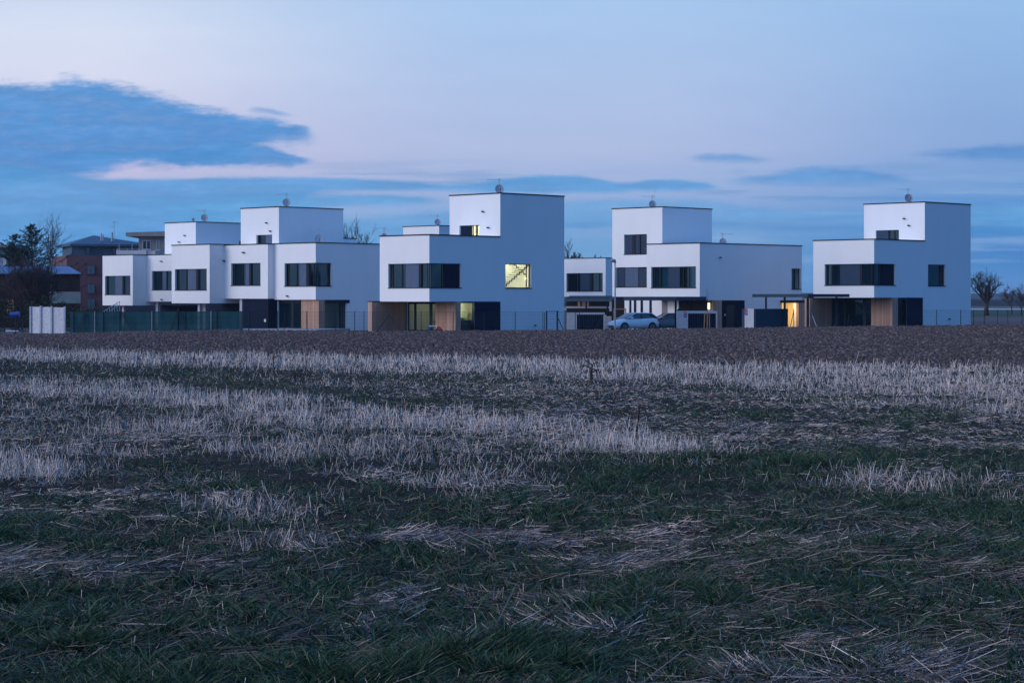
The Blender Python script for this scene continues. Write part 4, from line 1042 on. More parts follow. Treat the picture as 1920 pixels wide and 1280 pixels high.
# ================================================================= CARS
def car(label, name, loc, ang, paint, wag=False):
    t = thing(name, label, 'car', (0, 0, 0))
    L = 4.25; hw = .88
    # stations: x, z_bottom, z_belt, half width at belt
    st_ = [(0, .42, .50, .62), (.05, .28, .62, .72), (.25, .20, .72, .80), (.6, .18, .83, .85), (1.0, .18, .93, .87), (1.25, .18, .97, .88), (2.0, .18, .98, .885), (2.9, .18, 1.01, .885), (3.6, .18, 1.04, .87), (3.95, .24, 1.05, .82), (4.15, .32, 1.02, .76), (4.25, .45, .80, .66)]
    mb = MB(); rings = []
    for x, zb_, zt_, w_ in st_:
        i = len(mb.v); rings.append(i); zm = zb_ + (zt_ - zb_) * .45
        mb.v += [(x, -w_ * .9, zb_), (x, -w_ * 1.0, zm * .75 + zb_ * .25), (x, -w_ * 1.0, zm), (x, -w_ * .985, zt_ - .10), (x, -w_ * .93, zt_ - .02), (x, -w_ * .55, zt_ + .03), (x, w_ * .55, zt_ + .03), (x, w_ * .93, zt_ - .02), (x, w_ * .985, zt_ - .10), (x, w_, zm), (x, w_, zm * .75 + zb_ * .25), (x, w_ * .9, zb_)]
    for i, j in zip(rings, rings[1:]):
        for k in range(12): mb.f.append((i + k, i + (k + 1) % 12, j + (k + 1) % 12, j + k))
    mb.f.append(tuple(range(11, -1, -1))); mb.f.append(tuple(rings[-1] + k for k in range(12)))
    body = mb.build('body', paint, t, True)
    # greenhouse
    g = [(1.05, .98, .80), (1.35, 1.15, .78), (1.85, 1.40, .68), (2.3, 1.475, .66), (3.0, 1.47, .655), (3.5, 1.42, .64), (3.85, 1.25, .66), (4.05, 1.06, .68)]
    mb = MB(); rings = []
    for x, z_, w_ in g:
        i = len(mb.v); rings.append(i); wb = .82
        mb.v += [(x, -wb, .97), (x, -w_ - .01, z_ - .04), (x, -w_ * .7, z_), (x, w_ * .7, z_), (x, w_ + .01, z_ - .04), (x, wb, .97)]
    for i, j in zip(rings, rings[1:]):
        for k in range(5): mb.f.append((i + k, i + k + 1, j + k + 1, j + k))
    mb.build('window_glass', 'car_glass', t, True)
    mb = MB()                                                   # roof skin and pillars
    for (x0, z0_, w0_), (x1, z1_, w1_) in zip(g[2:6], g[3:7]):
        mb.hexa([(x0, -w0_, z0_ - .03), (x1, -w1_, z1_ - .03), (x1, w1_, z1_ - .03), (x0, w0_, z0_ - .03), (x0, -w0_ * .7, z0_ + .02), (x1, -w1_ * .7, z1_ + .02), (x1, w1_ * .7, z1_ + .02), (x0, w0_ * .7, z0_ + .02)])
    for s_ in (-1, 1):
        mb.bar((1.08, s_ * .82, .98), (1.88, s_ * .69, 1.42), .07, .05)
        mb.bar((1.86, s_ * .695, 1.43), (3.5, s_ * .66, 1.43), .06, .05)
        mb.bar((3.5, s_ * .66, 1.42), (4.08, s_ * .78, 1.02), .22, .05)
    mb.build('roof', paint, t)
    mb = MB()
    for s_ in (-1, 1): mb.bar((2.42, s_ * .83, .98), (2.5, s_ * .69, 1.42), .07, .03)
    mb.build('door_pillar', 'black_plastic', t)
    for s_ in (-1, 1):
        mb = MB(); mb.hexa([(1.35, s_ * .88, 1.0), (1.55, s_ * .88, .98), (1.55, s_ * 1.06, 1.0), (1.37, s_ * 1.04, 1.02), (1.38, s_ * .9, 1.12), (1.54, s_ * .9, 1.13), (1.53, s_ * 1.05, 1.12), (1.4, s_ * 1.03, 1.11)]); mb.build('wing_mirror', paint, t)
        mb = MB(); mb.hexa([(.06, s_ * .42, .60), (.62, s_ * .84, .66), (.66, s_ * .855, .72), (.12, s_ * .45, .66), (.14, s_ * .44, .68), (.66, s_ * .83, .82), (.7, s_ * .80, .84), (.24, s_ * .44, .73)]); mb.build('headlight', 'headlight_glass', t)
        mb = MB(); mb.box(2.15, 2.33, min(s_ * .88, s_ * .91), max(s_ * .88, s_ * .91), .84, .87); mb.box(3.05, 3.23, min(s_ * .88, s_ * .91), max(s_ * .88, s_ * .91), .86, .89); mb.build('door_handle', paint, t)
        mb = MB(); mb.box(4.05, 4.24, min(s_ * .55, s_ * .79), max(s_ * .55, s_ * .79), .75, .98); mb.build('tail_light', 'tail_red', t)
        for xw in (.82, 3.45):
            yy = s_ * .80
            mb = MB(); mb.tube([(xw, yy - .1 * s_ , .33), (xw, yy + .095 * s_, .33)], .375, 22); mb.build('wheel_arch', 'black_plastic', t)
            mb = MB(); mb.tube([(xw, yy - .09, .31), (xw, yy + .1 * s_ + .0, .31)] if s_ > 0 else [(xw, yy + .09, .31), (xw, yy - .1, .31)], .31, 22); ty = mb.build('tyre', 'tyre', t)
            mb = MB()
            for k in range(9):
                th = 2 * math.pi * k / 9; mb.bar((xw, yy + s_ * .112, .31), (xw + .2 * math.cos(th), yy + s_ * .112, .31 + .2 * math.sin(th)), .03, .03)
            for k in range(18):
                th, t2 = 2 * math.pi * k / 18, 2 * math.pi * (k + 1) / 18; mb.bar((xw + .21 * math.cos(th), yy + s_ * .11, .31 + .21 * math.sin(th)), (xw + .21 * math.cos(t2), yy + s_ * .11, .31 + .21 * math.sin(t2)), .03, .03)
            mb.build('rim', 'rim', ty)
    mb = MB(); mb.box(-.005, .1, -.38, .38, .28, .44); mb.box(.06, .2, -.30, .30, .60, .67); mb.build('grille', 'black_plastic', t)
    mb = MB(); mb.box(-.03, -.008, -.26, .26, .42, .53); mb.build('number_plate', 'white_plastic', t)
    t.location = loc; t.rotation_euler = (0, 0, ang)
    return t
Xc_, Yc_ = at(1145.5, 157)
car('silver blue hatchback parked facing left before the carport', 'parked_car', (Xc_, Yc_, zat(619.8, Yc_)), R(27), 'car_paint')
Xc2, Yc2 = at(1219, 165)
car('dark blue car under the carport, partly behind the silver hatchback', 'parked_car', (Xc2 - .5, Yc2, zat(619, Yc2)), R(14), 'car_paint_dark')

# ================================================================= small things
def small(name, label, cat, px, py, Yr, fn):
    X, Y = at(px, Yr); t = thing(name, label, cat, (X, Y, zat(py, Y))); fn(t, X, Y, zat(py, Y)); return t
def slide(t, X, Y, z):
    mb = MB()
    for s_ in (-.28, .28):
        mb.bar((X + s_, Y - .2, z - .1), (X + s_, Y, z + .35), .06); mb.bar((X + s_, Y + .2, z - .1), (X + s_, Y, z + .35), .06)
    mb.bar((X - .3, Y, z + .35), (X + .3, Y, z + .35), .08); mb.build('frame', 'white_plastic', t)
    mb = MB(); mb.box(X - .36, X - .2, Y - .3, Y - .1, z - .1, z + .3); mb.build('side', 'blue_plastic', t)
small('toy_table', 'small white and blue plastic toy frame at the patio door', 'toy', 812, 620, 140, slide)
def ride(t, X, Y, z):
    mb = MB(); mb.hexa([(X - .28, Y - .15, z - .05), (X + .28, Y - .15, z - .05), (X + .28, Y + .15, z - .05), (X - .28, Y + .15, z - .05), (X - .1, Y - .12, z + .3), (X + .15, Y - .12, z + .22), (X + .15, Y + .12, z + .22), (X - .1, Y + .12, z + .3)]); mb.build('body', 'red_plastic', t)
    mb = MB(); mb.tube([(X - .18, Y - .18, z), (X - .18, Y - .13, z)], .09, 10); mb.tube([(X + .2, Y - .18, z), (X + .2, Y - .13, z)], .09, 10); mb.build('wheel', 'tyre', t)
small('toy_car', 'red plastic ride-on toy beside the wood cladding', 'toy', 823, 619, 140, ride)
def chair(t, X, Y, z):
    mb = MB(); mb.box(X - .35, X + .5, Y - .3, Y + .3, z + .72, z + .76); mb.build('table_top', 'dark_trim', t)
    for a_ in (-.3, .45):
        mb = MB(); mb.bar((X + a_, Y, z), (X + a_ - .2 * (1 if a_ > 0 else -1), Y, z + .72), .05); mb.build('leg', 'dark_trim', t)
    mb = MB(); mb.box(X + .0, X + .35, Y + .35, Y + .39, z + .8, z + 1.05); mb.build('backrest', 'dark_trim', t)
G3 = Face(V3['FV'].xy(V3['FV'].a(854.5)), U); pc = G3.p(G3.a(797), -1.2, GZ + .05)
t = thing('dining_table', 'dark folding table and seat seen through the patio door', 'table', pc); chair(t, pc[0], pc[1], pc[2])
def drum(t, X, Y, z):
    mb = MB(); mb.tube([(X - .35, Y, z + .2), (X + .35, Y, z + .25)], .22, 14); mb.build('shell', 'blue_plastic', t)
    mb = MB(); mb.tube([(X - .36, Y, z + .2), (X - .39, Y, z + .2)], .12, 10); mb.build('cap', 'dark_trim', t)
    mb = MB(); mb.bar((X, Y, -.6), (X, Y, z + .02), .08); mb.build('stand', 'dark_trim', t)
small('water_barrel', 'blue plastic barrel left of the concrete panel wall', 'barrel', 28, 595, 146, drum)
def ladder(t, X, Y, z):
    mb = MB()
    for s_ in (-1, 1): mb.bar((X + s_ * .35, Y, z), (X + s_ * .18, Y, z + 1.45), .06)
    for k in range(5): mb.bar((X - .3 + k * .02, Y, z + .2 + k * .28), (X + .3 - k * .02, Y, z + .2 + k * .28), .045)
    mb.build('frame', 'ladder_wood', t)
small('step_ladder', 'wooden step ladder under the dark conifer at left', 'ladder', 20, 592, 165, ladder)
def sheet(t, X, Y, z):
    mb = MB(); mb.hexa([(X - .5, Y, z), (X + .5, Y - .1, z), (X + .5, Y + .2, z), (X - .5, Y + .2, z), (X - .45, Y, z + .1), (X + .5, Y - .1, z + .06), (X + .5, Y + .2, z + .08), (X - .5, Y + .2, z + .12)]); mb.build('sheet', 'white_plastic', t)
small('plank', 'pale plank lying on the soil left of the concrete panel wall', 'plank', 22, 621.5, 145, sheet)
def stakes(t, X, Y, z):
    for dx_ in (-.28, 0, .22):
        mb = MB(); mb.bar((X + dx_, Y + dx_, GZ), (X + dx_ * .8, Y + dx_, zat(585.5, Y)), .06); mb.build('stake', 'ladder_wood', t)
    mb = MB(); mb.tube([(X, Y, GZ), (X + .02, Y, 2.2), (X - .03, Y, zat(541, Y))], [.03, .02, .006], 6)
    for k in range(7): zz = 1.9 + k * .2; mb.bar((X, Y, zz), (X + (.25 - .02 * k) * (-1) ** k, Y, zz + .3), .012)
    mb.build('trunk', 'bark', t)
small('young_tree', 'staked young tree before the bin shelter with number plates', 'tree', 1326, 614, 151, stakes)
def easel(t, X, Y, z):
    mb = MB()
    for s_ in (-.5, .5): mb.bar((X + s_, Y, GZ), (X + s_, Y, z + 1.1), .09)
    for k in (.25, 1.05): mb.bar((X - .5, Y - .05, z + k), (X + .5, Y - .05, z + k), .09)
    mb.build('frame', 'ladder_wood', t)
small('timber_rack', 'brown timber rack behind the street lamp', 'rack', 1162, 602, 165, easel)
mb = MB(); X, Y = at(1147, 175); mb.box(X - .5, X + .5, Y - .35, Y - .05, zat(592.5, Y), zat(583.5, Y))
tag(mb.build('crate', 'dark_brick'), 'dark brown crate on the low wall left of the street lamp', 'crate')
# pavement before the left row
mb = MB(); X0, Y0 = at(428, 151.5); X1, Y1 = at(597, 147.5); mb.hexa([(X0, Y0 - 1, -.4), (X1, Y1 - 1, -.4), (X1 + 2, Y1 + 6, -.4), (X0 - 2, Y0 + 6, -.4), (X0, Y0 - 1, zat(617.8, Y0)), (X1, Y1 - 1, zat(617.5, Y1)), (X1 + 2, Y1 + 6, zat(617.5, Y1)), (X0 - 2, Y0 + 6, zat(617.8, Y0))])
tag(mb.build('pavement', 'paving'), kind='structure')

# ================================================================= TREES
def branches(mb, p, d, L_, r, lev, maxlev, rnd, spread_, up, nseg=4, kids=(3, 5), shrink=.62, tips=None, minr=.012):
    pts_ = [p]; cur = Vector(p); dd = Vector(d).normalized(); rad = [r]
    for i in range(nseg):
        dd = (dd + Vector((rnd.uniform(-1, 1), rnd.uniform(-1, 1), rnd.uniform(-.6, 1) * up)) * .16).normalized()
        cur = cur + dd * L_ / nseg; pts_.append(tuple(cur)); rad.append(max(minr, r * (1 - .65 * (i + 1) / nseg)))
    mb.tube(pts_, rad, 6 if lev < 2 else 4 if lev < 3 else 3, cap=False)
    if tips is not None: tips.append(tuple(cur))
    if lev >= maxlev: return
    for k in range(rnd.randint(*kids)):
        i = rnd.randint(1, nseg); q_ = Vector(pts_[i])
        ax = Vector((rnd.uniform(-1, 1), rnd.uniform(-1, 1), rnd.uniform(-.3, .8))).normalized()
        nd = (dd + ax * spread_).normalized()
        branches(mb, tuple(q_), nd, L_ * shrink * rnd.uniform(.75, 1.2), max(minr, rad[i] * .7), lev + 1, maxlev, rnd, spread_, up, 3 if lev > 0 else 4, kids, shrink, tips, minr)
def bare_tree(label, px, pybase, Yr, H, seed, limbs=5, maxlev=4, spread_=.9, up=.6, trunk_f=.28, tr=.2, kids=(3, 5), m_='bark', group=None, base_z=None, name='bare_tree', lean=.9, minr=.014, tw='twig', k=K, bl=.42):
    X, Y = at(px, Yr, k); z0_ = base_z if base_z is not None else zat(pybase, Y)
    rnd = random.Random(seed); t = thing(name, label, 'tree', (X, Y, z0_), group)
    mb = MB(); hT = H * trunk_f
    mb.tube([(X, Y, z0_ - .2), (X + .03 * H * rnd.uniform(-.3, .3), Y, z0_ + hT * .5), (X, Y, z0_ + hT)], [tr * 1.15, tr * .95, tr * .85], 9); mb.build('trunk', m_, t, True)
    cb = MB()
    for i in range(limbs):
        th = 2 * math.pi * (i + rnd.random() * .5) / limbs
        d = Vector((math.cos(th) * lean, math.sin(th) * lean, 1.0 + rnd.uniform(-.1, .5)))
        if i == 0: d = Vector((.05, 0, 1))
        branches(cb, (X, Y, z0_ + hT * rnd.uniform(.8, 1)), d, H * bl, tr * .55, 0, maxlev, rnd, spread_, up, kids=kids, minr=minr)
    cb.build('crown', tw, t)
    return t
bare_tree('bare spreading pear tree in the field right of the end villa', 1850, 588, 215, 5.0, 14, 8, 4, .95, .25, .22, .26, (3, 4), minr=.012, lean=.62, bl=.42, tw='bark')
bare_tree('small bare tree in the distance, nearer the pear tree of the two', 1897, 588, 330, 5.2, 5, 4, 3, 1., .5, .2, .12, minr=.02, group='small bare trees by the road')
bare_tree('bare bushy tree in the distance at the right edge of the picture', 1915, 588, 330, 5.6, 6, 5, 3, 1., .5, .15, .12, minr=.02, group='small bare trees by the road')
bare_tree('large bare bush with many upright stems behind the concrete panel wall', 62, 600, 165, 5.2, 21, 20, 4, .6, .7, .08, .15, (3, 5), name='bare_shrub', lean=.62, minr=.012, bl=.46)
bare_tree('tall slender white stemmed birch left of the red block', 97, 600, 172, 9.0, 8, 3, 3, .6, .2, .62, .09, (3, 5), 'birch_bark', name='birch_tree', lean=.3, minr=.009, bl=.25)
bare_tree('bare birch top rising behind the roofs, left of the red block', 97, 600, 210, 10.2, 18, 4, 3, .5, .2, .60, .09, (3, 5), 'birch_bark', name='birch_tree', lean=.35, minr=.009, bl=.26)
for i, (px, py, s_) in enumerate(((647, 402, 1), (663, 424, 2), (684, 436, 3), (675, 430, 4))):
    Yt_ = 300.; H = zat(py, Yt_) + .5
    bare_tree(['tall bare tree top beside the tower of the left row', 'bare tree top above the roof, next to the small roof housing', 'short bare tree top nearest the middle villa', 'thin bare tree top between two others behind the left row'][i],
              px, 0, Yt_, H, 30 + s_, 4, 3, .5, .3, .6, .13, (3, 4), base_z=-.5, lean=.2, minr=.014, bl=.24, group='bare trees behind the left row', k=1)
bare_tree('bare tree top in the gap right of the tall villa', 1068, 0, 300, zat(452, 300.) + .5, 44, 4, 3, .5, .3, .6, .13, (3, 4), base_z=-.5, lean=.2, minr=.014, bl=.24, k=1)
def conifer(label, px, ytop, Yt_, width, seed, base_z=-.5, dens=1., group=None):
    X = (px - 960) / FP * Yt_; H = zat(ytop, Yt_) - base_z; rnd = random.Random(seed)
    t = thing('conifer', label, 'tree', (X, Yt_, base_z), group)
    mb = MB(); mb.tube([(X, Yt_, base_z), (X, Yt_, base_z + H)], [.2, .02], 8); mb.build('trunk', 'bark', t)
    cb = MB(); n_ = int(150 * dens)
    for i in range(n_):
        f = rnd.random() ** .8 * .98; z_ = base_z + H * (.12 + .88 * f); R_ = width * (1 - f) ** .95 * rnd.uniform(.3, 1.3) + .1
        th = rnd.uniform(0, 6.283); d = Vector((math.cos(th), math.sin(th), rnd.uniform(.15, .8)))
        for k in range(int(10 + R_ * 16)):
            s_ = rnd.random() ** .6; c = Vector((X, Yt_, z_)) + d * R_ * s_ + Vector((rnd.gauss(0, .05), rnd.gauss(0, .05), rnd.gauss(0, .045)))
            a = Vector((rnd.gauss(0, 1), rnd.gauss(0, 1), rnd.gauss(0, .6))).normalized(); a = (a * .6 + d * .8).normalized()
            b = a.cross(Vector((rnd.gauss(0, 1), rnd.gauss(0, 1), rnd.gauss(0, 1)))).normalized(); l_ = rnd.uniform(.10, .26)
            mb_ = cb; mb_.quad(c - b * .03, c + a * l_ - b * .008, c + a * l_ + b * .008, c + b * .03)
    cb.build('crown', 'needles', t)
conifer('dark conifer rising above the blue roofed house, tallest on the left', 60, 420, 216, 5.4, 1, dens=2.4)
conifer('lower dark conifer at the left of the tall one', 28, 438, 214, 4.6, 2, dens=1.9)
for i, (px, yt) in enumerate(((1064, 476), (1071, 478), (1078, 472), (1086, 474), (1092, 480), (1117, 474), (1126, 480))):
    conifer(['dark conifer tip touching the wall of the tall villa', 'low conifer tip second from the tall villa', 'tallest conifer tip in the gap', 'conifer tip right of the tallest one in the gap', 'lowest conifer tip of the group in the gap', 'lone conifer tip above the roof behind', 'small conifer tip nearest the street lamp'][i],
            px, yt, 320., 1.2, 50 + i, dens=.45, group='conifer tips above the roof in the gap')
# dark hedge at the left behind the concrete wall
def hedge(label, px0, px1, y0, Yh_, seed, th=1.2):
    rnd = random.Random(seed); mb = MB(); X0, X1 = (px0 - 960) / FP * Yh_, (px1 - 960) / FP * Yh_; zt_ = zat(y0, Yh_)
    for i in range(int((X1 - X0) * 330)):
        x = rnd.uniform(X0, X1); z_ = rnd.uniform(-.4, zt_ * (1 + .12 * math.sin(x * 1.7) + .08 * math.sin(x * 4.1))); y = Yh_ + rnd.uniform(-th, th) * .5
        a = Vector((rnd.gauss(0, 1), rnd.gauss(0, 1), rnd.gauss(0, 1))).normalized(); b = a.cross(Vector((rnd.gauss(0, 1), rnd.gauss(0, 1), rnd.gauss(0, 1)))).normalized(); s_ = rnd.uniform(.06, .14)
        c = Vector((x, y, z_)); mb.quad(c - a * s_, c - b * s_ * .5, c + a * s_, c + b * s_ * .5)
    o = mb.build('hedge', 'hedge_leaf'); tag(o, label, 'hedge')
hedge('dark evergreen hedge behind the concrete panel wall at left', -60, 135, 563, 180., 4)
hedge('low dark shrubs behind the green net fence at the foot of the red block', 136, 190, 577, 195., 5)

# ================================================================= GROUND
def vnoise(x, y, seed=0):
    rs = np.random.RandomState(seed); tab = rs.rand(256, 256)
    xi = np.floor(x).astype(int); yi = np.floor(y).astype(int); fx = x - xi; fy = y - yi
    fx = fx * fx * (3 - 2 * fx); fy = fy * fy * (3 - 2 * fy)
    g = lambda a, b: tab[a % 256, b % 256]
    return (g(xi, yi) * (1 - fx) * (1 - fy) + g(xi + 1, yi) * fx * (1 - fy) + g(xi, yi + 1) * (1 - fx) * fy + g(xi + 1, yi + 1) * fx * fy) * 2 - 1
def fbm(x, y, oct_=4, seed=0, gain=.5):
    s_ = 0; a = 1.; t_ = 0
    for o in range(oct_):
        s_ = s_ + a * vnoise(x * 2 ** o + 17.3 * o, y * 2 ** o - 9.1 * o, seed + o); t_ += a; a *= gain
    return s_ / t_
YC = 154.
def terrain(X, Y):
    pxc = 960 + FP * X / YC
    zc = EYE - (np.interp(pxc, [c[0] for c in CREST], [c[1] for c in CREST]) - YH) * YC / FP
    z = np.where(Y < 65, .75 + (Y - 10) / 55 * (.30 - .75), .30 + (Y - 65) / (YC - 65) * (zc - .30))
    z = np.where(Y < 10, .75, z)
    return z
def border(X): return 88.5 - (X + 20.5) * .70       # stubble / ploughed soil line
def grid_mesh(name, X, Y, Z, m_):
    nx, ny = X.shape[1], X.shape[0]
    vv = np.stack([X, Y, Z], -1).reshape(-1, 3)
    i = np.arange(ny - 1)[:, None] * nx + np.arange(nx - 1)[None]
    f = np.stack([i, i + 1, i + 1 + nx, i + nx], -1).reshape(-1, 4)
    return np_mesh(name, vv, f, m_)
def np_mesh(name, vv, f, m_, tint=None):
    me = bpy.data.meshes.new(name)
    me.vertices.add(len(vv)); me.vertices.foreach_set('co', vv.astype(np.float32).ravel())
    me.loops.add(f.size); me.loops.foreach_set('vertex_index', f.astype(np.int32).ravel())
    me.polygons.add(len(f)); me.polygons.foreach_set('loop_start', (np.arange(len(f)) * f.shape[1]).astype(np.int32))
    me.update(calc_edges=True)
    if tint is not None:
        at_ = me.attributes.new('tint', 'FLOAT', 'POINT'); at_.data.foreach_set('value', tint.astype(np.float32))
    me.materials.append(MATS[m_])
    o = bpy.data.objects.new(name, me); col.objects.link(o); return o

# materials of the ground
m_, n, b = mat('field_soil', (.06, .05, .04), .95, spec=.1)
g = n.n('ShaderNodeNewGeometry').outputs['Position']
c1 = n.ramp(n.noise(g, 1.3, 6, .65), [(.30, (.016, .015, .014, 1)), (.5, (.034, .030, .026, 1)), (.72, (.085, .07, .06, 1))])
c2 = n.ramp(n.noise(g, 22., 4, .7), [(.35, (.55, .55, .5, 1)), (.7, (1.5, 1.4, 1.3, 1))])
n.put(b.inputs['Base Color'], n.mix(1., c1, c2, 'MULTIPLY'))
bp = n.n('ShaderNodeBump'); bp.inputs['Strength'].default_value = .9; bp.inputs['Distance'].default_value = .05; n.put(bp.inputs['Height'], n.noise(g, 14., 6, .7)); n.put(b.inputs['Normal'], bp.outputs[0])
m_, n, b = mat('ploughed_soil', (.08, .06, .06), .95, spec=.12)
g = n.n('ShaderNodeNewGeometry').outputs['Position']
c1 = n.ramp(n.noise(g, .25, 5, .6), [(.3, (.095, .064, .055, 1)), (.7, (.14, .096, .082, 1))])
c2 = n.ramp(n.noise(g, 13., 5, .75), [(.35, (.5, .48, .48, 1)), (.5, (.95, .95, .95, 1)), (.7, (1.8, 1.75, 1.7, 1))])
n.put(b.inputs['Base Color'], n.mix(1., c1, c2, 'MULTIPLY'))
bp = n.n('ShaderNodeBump'); bp.inputs['Strength'].default_value = 1.; bp.inputs['Distance'].default_value = .12; n.put(bp.inputs['Height'], n.noise(g, 6., 5, .7)); n.put(b.inputs['Normal'], bp.outputs[0])
def tinted(name, stops, rough=.8, trans=0.):
    m_, n, b = mat(name, (.5, .5, .5), rough, spec=.25)
    a_ = n.n('ShaderNodeAttribute', attribute_name='tint')
    n.put(b.inputs['Base Color'], n.ramp(a_.outputs['Fac'], stops))
tinted('straw', [(0, (.09, .073, .07, 1)), (.3, (.27, .23, .22, 1)), (.65, (.66, .555, .51, 1)), (1, (.88, .765, .71, 1))])
tinted('grass_blade', [(0, (.012, .030, .015, 1)), (.5, (.026, .070, .034, 1)), (.85, (.055, .125, .058, 1)), (1, (.20, .17, .11, 1))], .55)
tinted('clod', [(0, (.06, .043, .04, 1)), (.6, (.12, .084, .074, 1)), (1, (.22, .16, .145, 1))], .95)

# big plain
mb = MB(); mb.quad((-4000, -300, -.32), (4000, -300, -.32), (4000, 9000, -.32), (-4000, 9000, -.32)); tag(mb.build('ground', 'far_field'), kind='structure')
# near stubble field
ys = np.concatenate([np.arange(-12, 6, 1.), 6 * (95 / 6) ** (np.linspace(0, 1, 420))])
t_ = np.linspace(-1, 1, 240)
Yg_, Tg = np.meshgrid(ys, t_, indexing='ij'); Xg = Tg * (14 + .36 * np.maximum(Yg_, 0))
Zg = terrain(Xg, Yg_) + .05 * fbm(Xg * .5, Yg_ * .5, 4, 3) + .035 * fbm(Xg * 3, Yg_ * 3, 3, 8)
dB = border(Xg) - Yg_
Zg = Zg - np.clip(-dB / 2, 0, 1) * .5
tag(grid_mesh('stubble_field', Xg, Yg_, Zg, 'field_soil'), kind='structure')
# ploughed field
NX, NY = 760, 620
tx = np.linspace(-1, 1, NX); ty = np.linspace(0, 1, NY)
TY, TX = np.meshgrid(ty, tx, indexing='ij')
Xp = TX * (26 + (TY) * 20); Yb = border(Xp) - .6; Yp_ = Yb + (YC + .6 - Yb) * TY ** 1.15
cl = fbm(Xp * 2.2, Yp_ * 1.6, 4, 21, .65); cl2 = fbm(Xp * .5, Yp_ * .5, 3, 31)
Zp = terrain(Xp, Yp_) + .05 * cl + .05 * np.abs(fbm(Xp * 6.5, Yp_ * 4., 3, 5)) + .04 * cl2
edge = np.clip((1 - TY) * 60, 0, 1); Zp = np.where(TY > .995, -.5, Zp - .06 * (1 - edge))
tag(grid_mesh('ploughed_field', Xp, Yp_, Zp, 'ploughed_soil'), kind='structure')
# clods
rs = np.random.RandomState(5)
def clods(N):
    Yc__ = 64 + (YC - 64.5) * rs.rand(N) ** .8; Xc__ = (rs.rand(N) * 2 - 1) * (.27 * Yc__ + 3)
    k_ = Yc__ > border(Xc__) + .1; Xc__, Yc__ = Xc__[k_], Yc__[k_]; N = len(Xc__)
    s_ = rs.rand(N) ** 3 * .06 + .020
    z_ = terrain(Xc__, Yc__) + .04
    base_ = np.array([[-1, -1, -.6], [1, -1, -.6], [1, 1, -.6], [-1, 1, -.6], [-.6, -.6, .7], [.6, -.6, .7], [.6, .6, .7], [-.6, .6, .7]])
    P_ = base_[None] * s_[:, None, None] * (1 + .45 * (rs.rand(N, 8, 3) - .5) * 2) * np.array([1.15, 1, .8])
    th = rs.rand(N) * 6.283; c_, s2 = np.cos(th)[:, None], np.sin(th)[:, None]
    x_ = P_[..., 0] * c_ - P_[..., 1] * s2 + Xc__[:, None]; y_ = P_[..., 0] * s2 + P_[..., 1] * c_ + Yc__[:, None]
    vv = np.stack([x_, y_, P_[..., 2] + z_[:, None]], -1).reshape(-1, 3)
    fq = np.array([(4, 5, 6, 7), (0, 1, 5, 4), (1, 2, 6, 5), (2, 3, 7, 6), (3, 0, 4, 7)])
    f = (fq[None] + np.arange(N)[:, None, None] * 8).reshape(-1, 4)
    return vv, f, np.repeat(rs.rand(N) ** 1.2, 8)
vv, f, ti = clods(90000); tag(np_mesh('soil_clods', vv, f, 'clod', ti), 'brown clods of turned earth over the ploughed strip', 'soil', kind='stuff')

# vegetation density, as bands across the field
def ss_(x, a, b): t = np.clip((x - a) / (b - a), 0, 1); return t * t * (3 - 2 * t)
def bandf(px, py, ctrl, soft=6.):
    xs_ = [c[0] for c in ctrl]; T_ = np.interp(px, xs_, [c[1] for c in ctrl]); B_ = np.interp(px, xs_, [c[2] for c in ctrl]); I_ = np.interp(px, xs_, [c[3] for c in ctrl])
    sf = soft * np.clip((py - YH) / 150, .5, 3)
    return I_ * ss_(py - T_, -sf * .4, sf * .4) * ss_(B_ - py, -sf, sf)
BANDS = [
    [(-300, 650, 676, 1), (0, 655, 680, 1), (500, 664, 694, 1), (960, 674, 711, 1), (1400, 682, 724, 1), (1920, 689, 748, 1), (2300, 694, 764, 1)],
    [(-300, 700, 728, .9), (0, 710, 744, .95), (300, 724, 770, 1), (600, 742, 798, 1), (900, 770, 832, .95), (1100, 796, 850, .85), (1230, 812, 866, .7), (1380, 826, 872, 0)],
    [(-300, 815, 880, .9), (0, 832, 900, .9), (120, 846, 912, .8), (260, 856, 910, 0)],
    [(1480, 885, 930, 0), (1600, 880, 935, .25), (1700, 885, 950, .6), (1880, 890, 965, .7), (2100, 900, 960, .5)],
    [(-300, 750, 835, .42), (0, 755, 840, .42), (400, 780, 870, .40), (700, 800, 905, .42), (900, 835, 915, .36), (1100, 860, 905, .1), (1250, 870, 900, 0)],
    [(1300, 728, 748, 0), (1420, 730, 752, .4), (1600, 740, 768, .45), (1920, 752, 780, .4)],
    [(200, 680, 712, .3), (500, 694, 725, .35), (960, 711, 745, .3), (1300, 722, 745, .2)],
    [(250, 930, 960, .0), (380, 920, 990, .35), (520, 930, 1000, .3), (640, 930, 990, 0)],
    [(380, 1010, 1040, 0), (420, 1010, 1045, .25), (560, 1015, 1050, .3), (640, 1020, 1050, 0)],
]
GREENS = [
    ([(-300, 674, 704, .95), (0, 680, 710, .95), (400, 692, 716, .7), (960, 710, 724, .6), (1500, 724, 740, .5), (2200, 745, 762, .5)]),
    ([(-300, 742, 760, .6), (0, 744, 764, .6), (400, 770, 790, .55), (700, 796, 812, .4), (1000, 830, 840, 0)]),
    ([(0, 700, 712, .5), (500, 722, 742, .7), (900, 740, 775, .55), (1300, 750, 790, .35), (1920, 790, 840, .4)]),
    ([(900, 860, 960, 0), (1150, 865, 985, .6), (1500, 860, 900, .5), (1920, 850, 890, .5)]),
]
